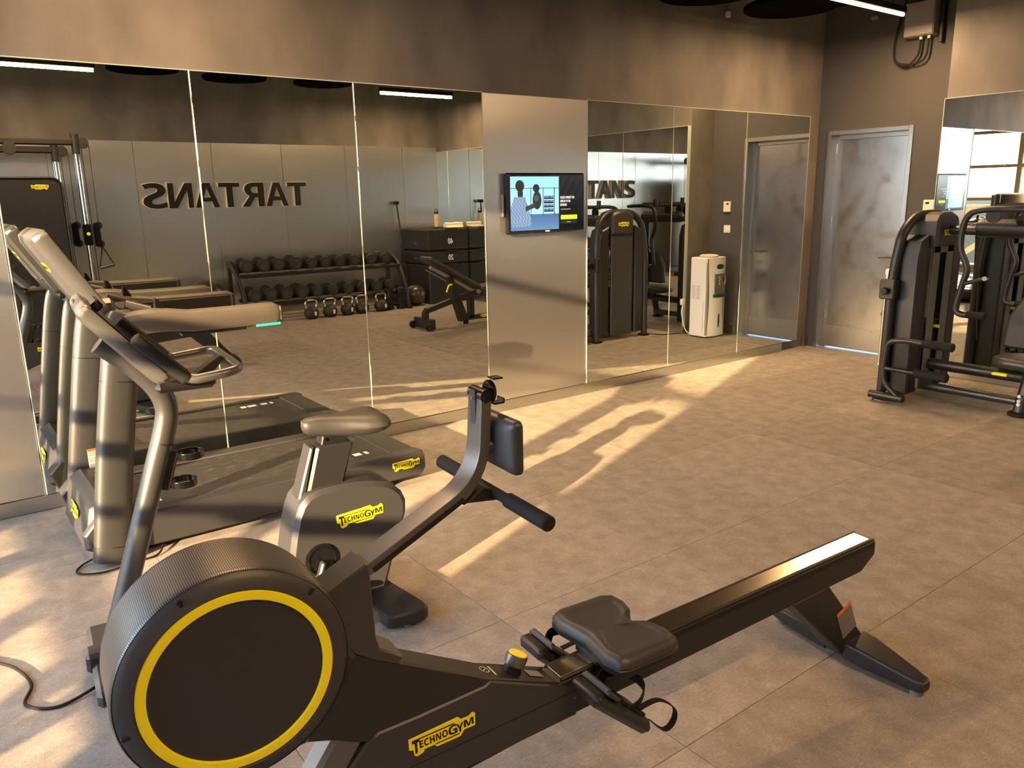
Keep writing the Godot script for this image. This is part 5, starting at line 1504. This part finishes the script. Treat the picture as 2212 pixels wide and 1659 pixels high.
func bench() -> void:
	var t := thing("weight_bench", "black adjustable weight bench with raised back in front of the boxes", "bench", Vector3(5.5, 0, 3.80))
	# base frame: front cross foot with wheels, sloping spine, rear post
	part(t, "cross_foot", bx(Vector3(-0.50, 0.075, 0), Vector3(0.07, 0.12, 0.42), 0.006), M.black_plastic)
	for z in [-0.20, 0.20]:
		part(t, "wheel", cy(Vector3(-0.555, 0.045, z - 0.018), Vector3(-0.555, 0.045, z + 0.018), 0.045, 22), M.deep_black)
		part(t, "axle_bolt", cy(Vector3(-0.555, 0.045, z - 0.024), Vector3(-0.555, 0.045, z + 0.024), 0.008, 10), M.chrome)
	var sp := MB.new()
	sp.sweep(PackedVector3Array([Vector3(-0.49, 0.08, 0), Vector3(-0.485, 0.20, 0), Vector3(-0.47, 0.225, 0), Vector3(-0.05, 0.33, 0), Vector3(0.30, 0.40, 0)]), MB.rrect(0.07, 0.075, 0.008, 2), Vector3.BACK)
	part(t, "spine", sp.mesh(), M.black_plastic)
	part(t, "floor_beam", bx(Vector3(0.36, 0.075, 0), Vector3(0.66, 0.06, 0.06), 0.006), M.black_plastic)
	part(t, "middle_post", bx(Vector3(0.20, 0.22, 0), Vector3(0.09, 0.30, 0.06), 0.006), M.black_plastic)
	var pl := MB.new()
	pl.prism(PackedVector2Array([Vector2(-0.17, 0.62), Vector2(-0.09, 0.63), Vector2(0.14, 0.06), Vector2(0.02, 0.04)]), -0.05, 0.05, 0.006)
	part(t, "back_strut", pl.mesh(), M.black_plastic)
	part(t, "rear_foot", bx(Vector3(0.66, 0.03, 0), Vector3(0.08, 0.05, 0.46), 0.01), M.rubber)
	part(t, "front_foot", cy(Vector3(0.12, 0.0, 0), Vector3(0.12, 0.05, 0), 0.035, 16), M.rubber)
	# back pad and its metal bar
	var d := (Vector3(-0.45, 0.86, 0) - Vector3(0.30, 0.445, 0)).normalized()
	var f := Basis(d, Vector3(d.y, -d.x, 0) if d.x > 0.0 else Vector3(-d.y, d.x, 0) * -1.0, Vector3.BACK)
	f.y = Vector3(0, 0, 1).cross(d) * -1.0
	if f.y.y < 0.0: f.y = -f.y
	f.z = f.x.cross(f.y)
	var bp := MB.new()
	var c := Vector3(-0.09, 0.66, 0)
	bp.box(c + f.y * 0.01, Vector3(0.86, 0.065, 0.27), 0.022, f)
	part(t, "back_pad", bp.mesh(60.0), M.seat_leather)
	bp = MB.new()
	bp.box(c - f.y * 0.055 - f.x * 0.05, Vector3(0.72, 0.035, 0.05), 0.004, f)
	part(t, "pad_bar", bp.mesh(), M.grey_box)
	bp = MB.new()
	bp.box(c - f.y * 0.11 + f.x * 0.1, Vector3(0.50, 0.014, 0.03), 0.003, f)
	part(t, "ladder_bar", bp.mesh(), M.grey_paint)
	part(t, "seat_pad", bx(Vector3(0.50, 0.455, 0), Vector3(0.38, 0.065, 0.30), 0.022, Basis(Vector3.BACK, 0.10)), M.seat_leather)
	part(t, "pivot", cy(Vector3(0.30, 0.41, -0.06), Vector3(0.30, 0.41, 0.06), 0.028, 18), M.grey_box)
	part(t, "pull_pin", tb(bent([Vector3(-0.11, 0.53, -0.06), Vector3(-0.16, 0.53, -0.06), Vector3(-0.20, 0.44, -0.06)], 0.03), 0.010, 8), M.yellow, "yellow adjusting handle")
	logo(t, 0.13, Vector3(0.46, 0.085, -0.031), Basis(Vector3.LEFT, Vector3.UP, Vector3.FORWARD))

func cable_station() -> void:
	var t := thing("cable_station", "tall black cable pulley station with two steel columns", "gym machine", Vector3(1.0, 0, 5.75))
	# stack housing: rounded black panel
	var o := PackedVector2Array()
	for p in MB.rrect(1.05, 1.80, 0.11, 5): o.append(p + Vector2(-0.06, 1.0))
	var h := MB.new()
	h.prism(o, -0.12, 0.16, 0.02)
	var hs := part(t, "stack_housing", h.mesh(), M.soft_black)
	var e := MB.new()
	var loop := PackedVector3Array()
	for p in o: loop.append(Vector3(p.x, p.y, -0.118))
	loop.append(loop[0])
	e.sweep(loop, MB.circle(0.012, 8), Vector3.BACK, [], false)
	part(hs, "edge_tube", e.mesh(), M.black_plastic)
	logo(t, 0.17, Vector3(0.33, 1.80, -0.121), Basis(Vector3.LEFT, Vector3.UP, Vector3.FORWARD))
	for x in [-0.5, 0.38]:
		part(t, "screw", cy(Vector3(x, 1.84, -0.12), Vector3(x, 1.84, -0.124), 0.009, 10), M.chrome)
	part(t, "base_plate", bx(Vector3(0.2, 0.04, 0.0), Vector3(1.5, 0.08, 0.5), 0.01), M.black_plastic)
	# two round steel columns on top of each other in view, one nearer
	var cols := [Vector3(0.665, 0.08, -0.05), Vector3(0.50, 0.08, 0.33)]
	for i in 2:
		var c: Vector3 = cols[i]
		var hgt := 2.18 if i == 0 else 2.11
		var cl := part(t, "column", cy(Vector3(c.x, 0.04, c.z), Vector3(c.x, hgt, c.z), 0.032, 24), M.chrome, "shiny steel column")
		var holes := MB.new()
		for k in 22:
			var y := 0.35 + k * 0.08
			holes.box(Vector3(c.x, y, c.z - 0.0315), Vector3(0.012, 0.012, 0.003), 0.001)
		part(cl, "hole_row", holes.mesh(), M.grey_paint)
		part(t, "column_cap", cy(Vector3(c.x, hgt - 0.02, c.z), Vector3(c.x, hgt + 0.20, c.z), 0.042, 22, 0.004), M.black_plastic)
		part(t, "top_beam", bx(Vector3(c.x - 0.62, hgt + 0.11, c.z), Vector3(1.20, 0.075, 0.075), 0.015), M.black_plastic)
		part(t, "top_pulley", cy(Vector3(c.x + 0.075, hgt + 0.10, c.z - 0.02), Vector3(c.x + 0.075, hgt + 0.10, c.z + 0.02), 0.06, 26, 0.004), M.soft_black)
		part(t, "beam_pulley", cy(Vector3(c.x - 0.65, hgt + 0.03, c.z - 0.05), Vector3(c.x - 0.65, hgt + 0.03, c.z - 0.03), 0.07, 26, 0.004), M.soft_black)
		var cr := part(t, "carriage", bx(Vector3(c.x, 1.26, c.z), Vector3(0.085, 0.24, 0.09), 0.012), M.gloss_black)
		part(cr, "pull_knob", cy(Vector3(c.x, 1.27, c.z - 0.045), Vector3(c.x, 1.27, c.z - 0.075), 0.019, 18, 0.003), M.yellow, "yellow pull knob")
		for y in [1.36, 1.15]:
			part(cr, "swivel_pulley", cy(Vector3(c.x + 0.12, y, c.z - 0.012), Vector3(c.x + 0.12, y, c.z + 0.012), 0.045, 22, 0.003), M.deep_black)
		part(cr, "swivel_arm", bx(Vector3(c.x + 0.10, 1.255, c.z), Vector3(0.07, 0.27, 0.05), 0.010), M.gloss_black)
		part(t, "steel_cable", tb(PackedVector3Array([Vector3(c.x + 0.135, hgt + 0.08, c.z), Vector3(c.x + 0.125, 1.40, c.z)]), 0.004, 6), M.deep_black)
		part(t, "steel_cable", tb(PackedVector3Array([Vector3(c.x + 0.06, hgt + 0.04, c.z + 0.03), Vector3(c.x + 0.06, 0.12, c.z + 0.03)]), 0.004, 6), M.deep_black)
	# hanging handle
	var hp := Vector3(0.80, 1.12, -0.05)
	var st := part(t, "handle_strap", tb(PackedVector3Array([hp + Vector3(0, 0, 0), hp + Vector3(-0.06, -0.25, -0.02), hp + Vector3(0.10, -0.22, -0.02), hp]), 0.008, 8), M.rubber)
	part(st, "grip", cy(hp + Vector3(-0.065, -0.252, -0.02), hp + Vector3(0.105, -0.218, -0.02), 0.015, 14, 0.003), M.gunmetal)

func cables() -> void:
	lone("power_cable", tb(curve([Vector3(-0.02, 0.006, 1.50), Vector3(0.06, 0.006, 1.62), Vector3(0.10, 0.006, 1.78), Vector3(0.07, 0.006, 1.90), Vector3(0.16, 0.006, 1.98), Vector3(0.32, 0.02, 1.93), Vector3(0.36, 0.04, 1.90)], 6), 0.0055, 8), M.rubber, "thin black power cable curling over the carpet from the bike", "cable")
	lone("power_cable", tb(curve([Vector3(6.75, 0.006, 1.62), Vector3(6.82, 0.006, 1.48), Vector3(6.95, 0.006, 1.44), Vector3(7.05, 0.006, 1.40), Vector3(7.06, 0.10, 1.335)], 6), 0.005, 8), M.rubber, "thin black cable on the floor behind the weight machine", "cable")

func build_all() -> void:
	rower()
	bike()
	treadmill()
	machine()
	dispenser()
	television()
	fittings()
	sign_letters()
	dumbbells()
	boxes()
	bench()
	cable_station()
	cables()

func _ready() -> void:
	# camera
	var cam := Camera3D.new()
	cam.name = "camera"
	add_child(cam)
	cam.basis = Basis.from_euler(Vector3(-0.2337, -0.6417, -0.0195), EULER_ORDER_YXZ)
	cam.position = Vector3(0, 1.6, 4.6963)
	cam.fov = 51.95
	cam.near = 0.02
	cam.current = true
	# sky
	var we := WorldEnvironment.new()
	we.name = "world"
	var env := Environment.new()
	env.background_mode = Environment.BG_SKY
	var sm := ProceduralSkyMaterial.new()
	sm.sky_top_color = Color(0.66, 0.78, 0.95)
	sm.sky_horizon_color = Color(0.96, 0.97, 0.97)
	sm.ground_horizon_color = Color(0.78, 0.80, 0.80)
	sm.ground_bottom_color = Color(0.45, 0.44, 0.42)
	sm.sky_energy_multiplier = 3.0
	sm.ground_energy_multiplier = 1.2
	sm.sun_angle_max = 1.0
	env.sky = Sky.new()
	env.sky.sky_material = sm
	env.tonemap_mode = Environment.TONE_MAPPER_LINEAR
	env.tonemap_exposure = 1.45
	env.sdfgi_enabled = true
	env.ssao_enabled = true
	env.ssil_enabled = true
	we.environment = env
	add_child(we)
	# low warm sun through the windows on the left
	var sun := DirectionalLight3D.new()
	sun.name = "sun"
	add_child(sun)
	sun.look_at_from_position(Vector3(-10, 5, 8), Vector3(-10, 5, 8) + Vector3(1, -0.27, -0.41), Vector3.UP)
	sun.light_color = Color(1.0, 0.84, 0.62)
	sun.light_energy = 8.0
	sun.light_angular_distance = 0.6
	sun.shadow_enabled = true
	sun.sky_mode = DirectionalLight3D.SKY_MODE_LIGHT_ONLY
	make_materials()
	room()
	build_all()
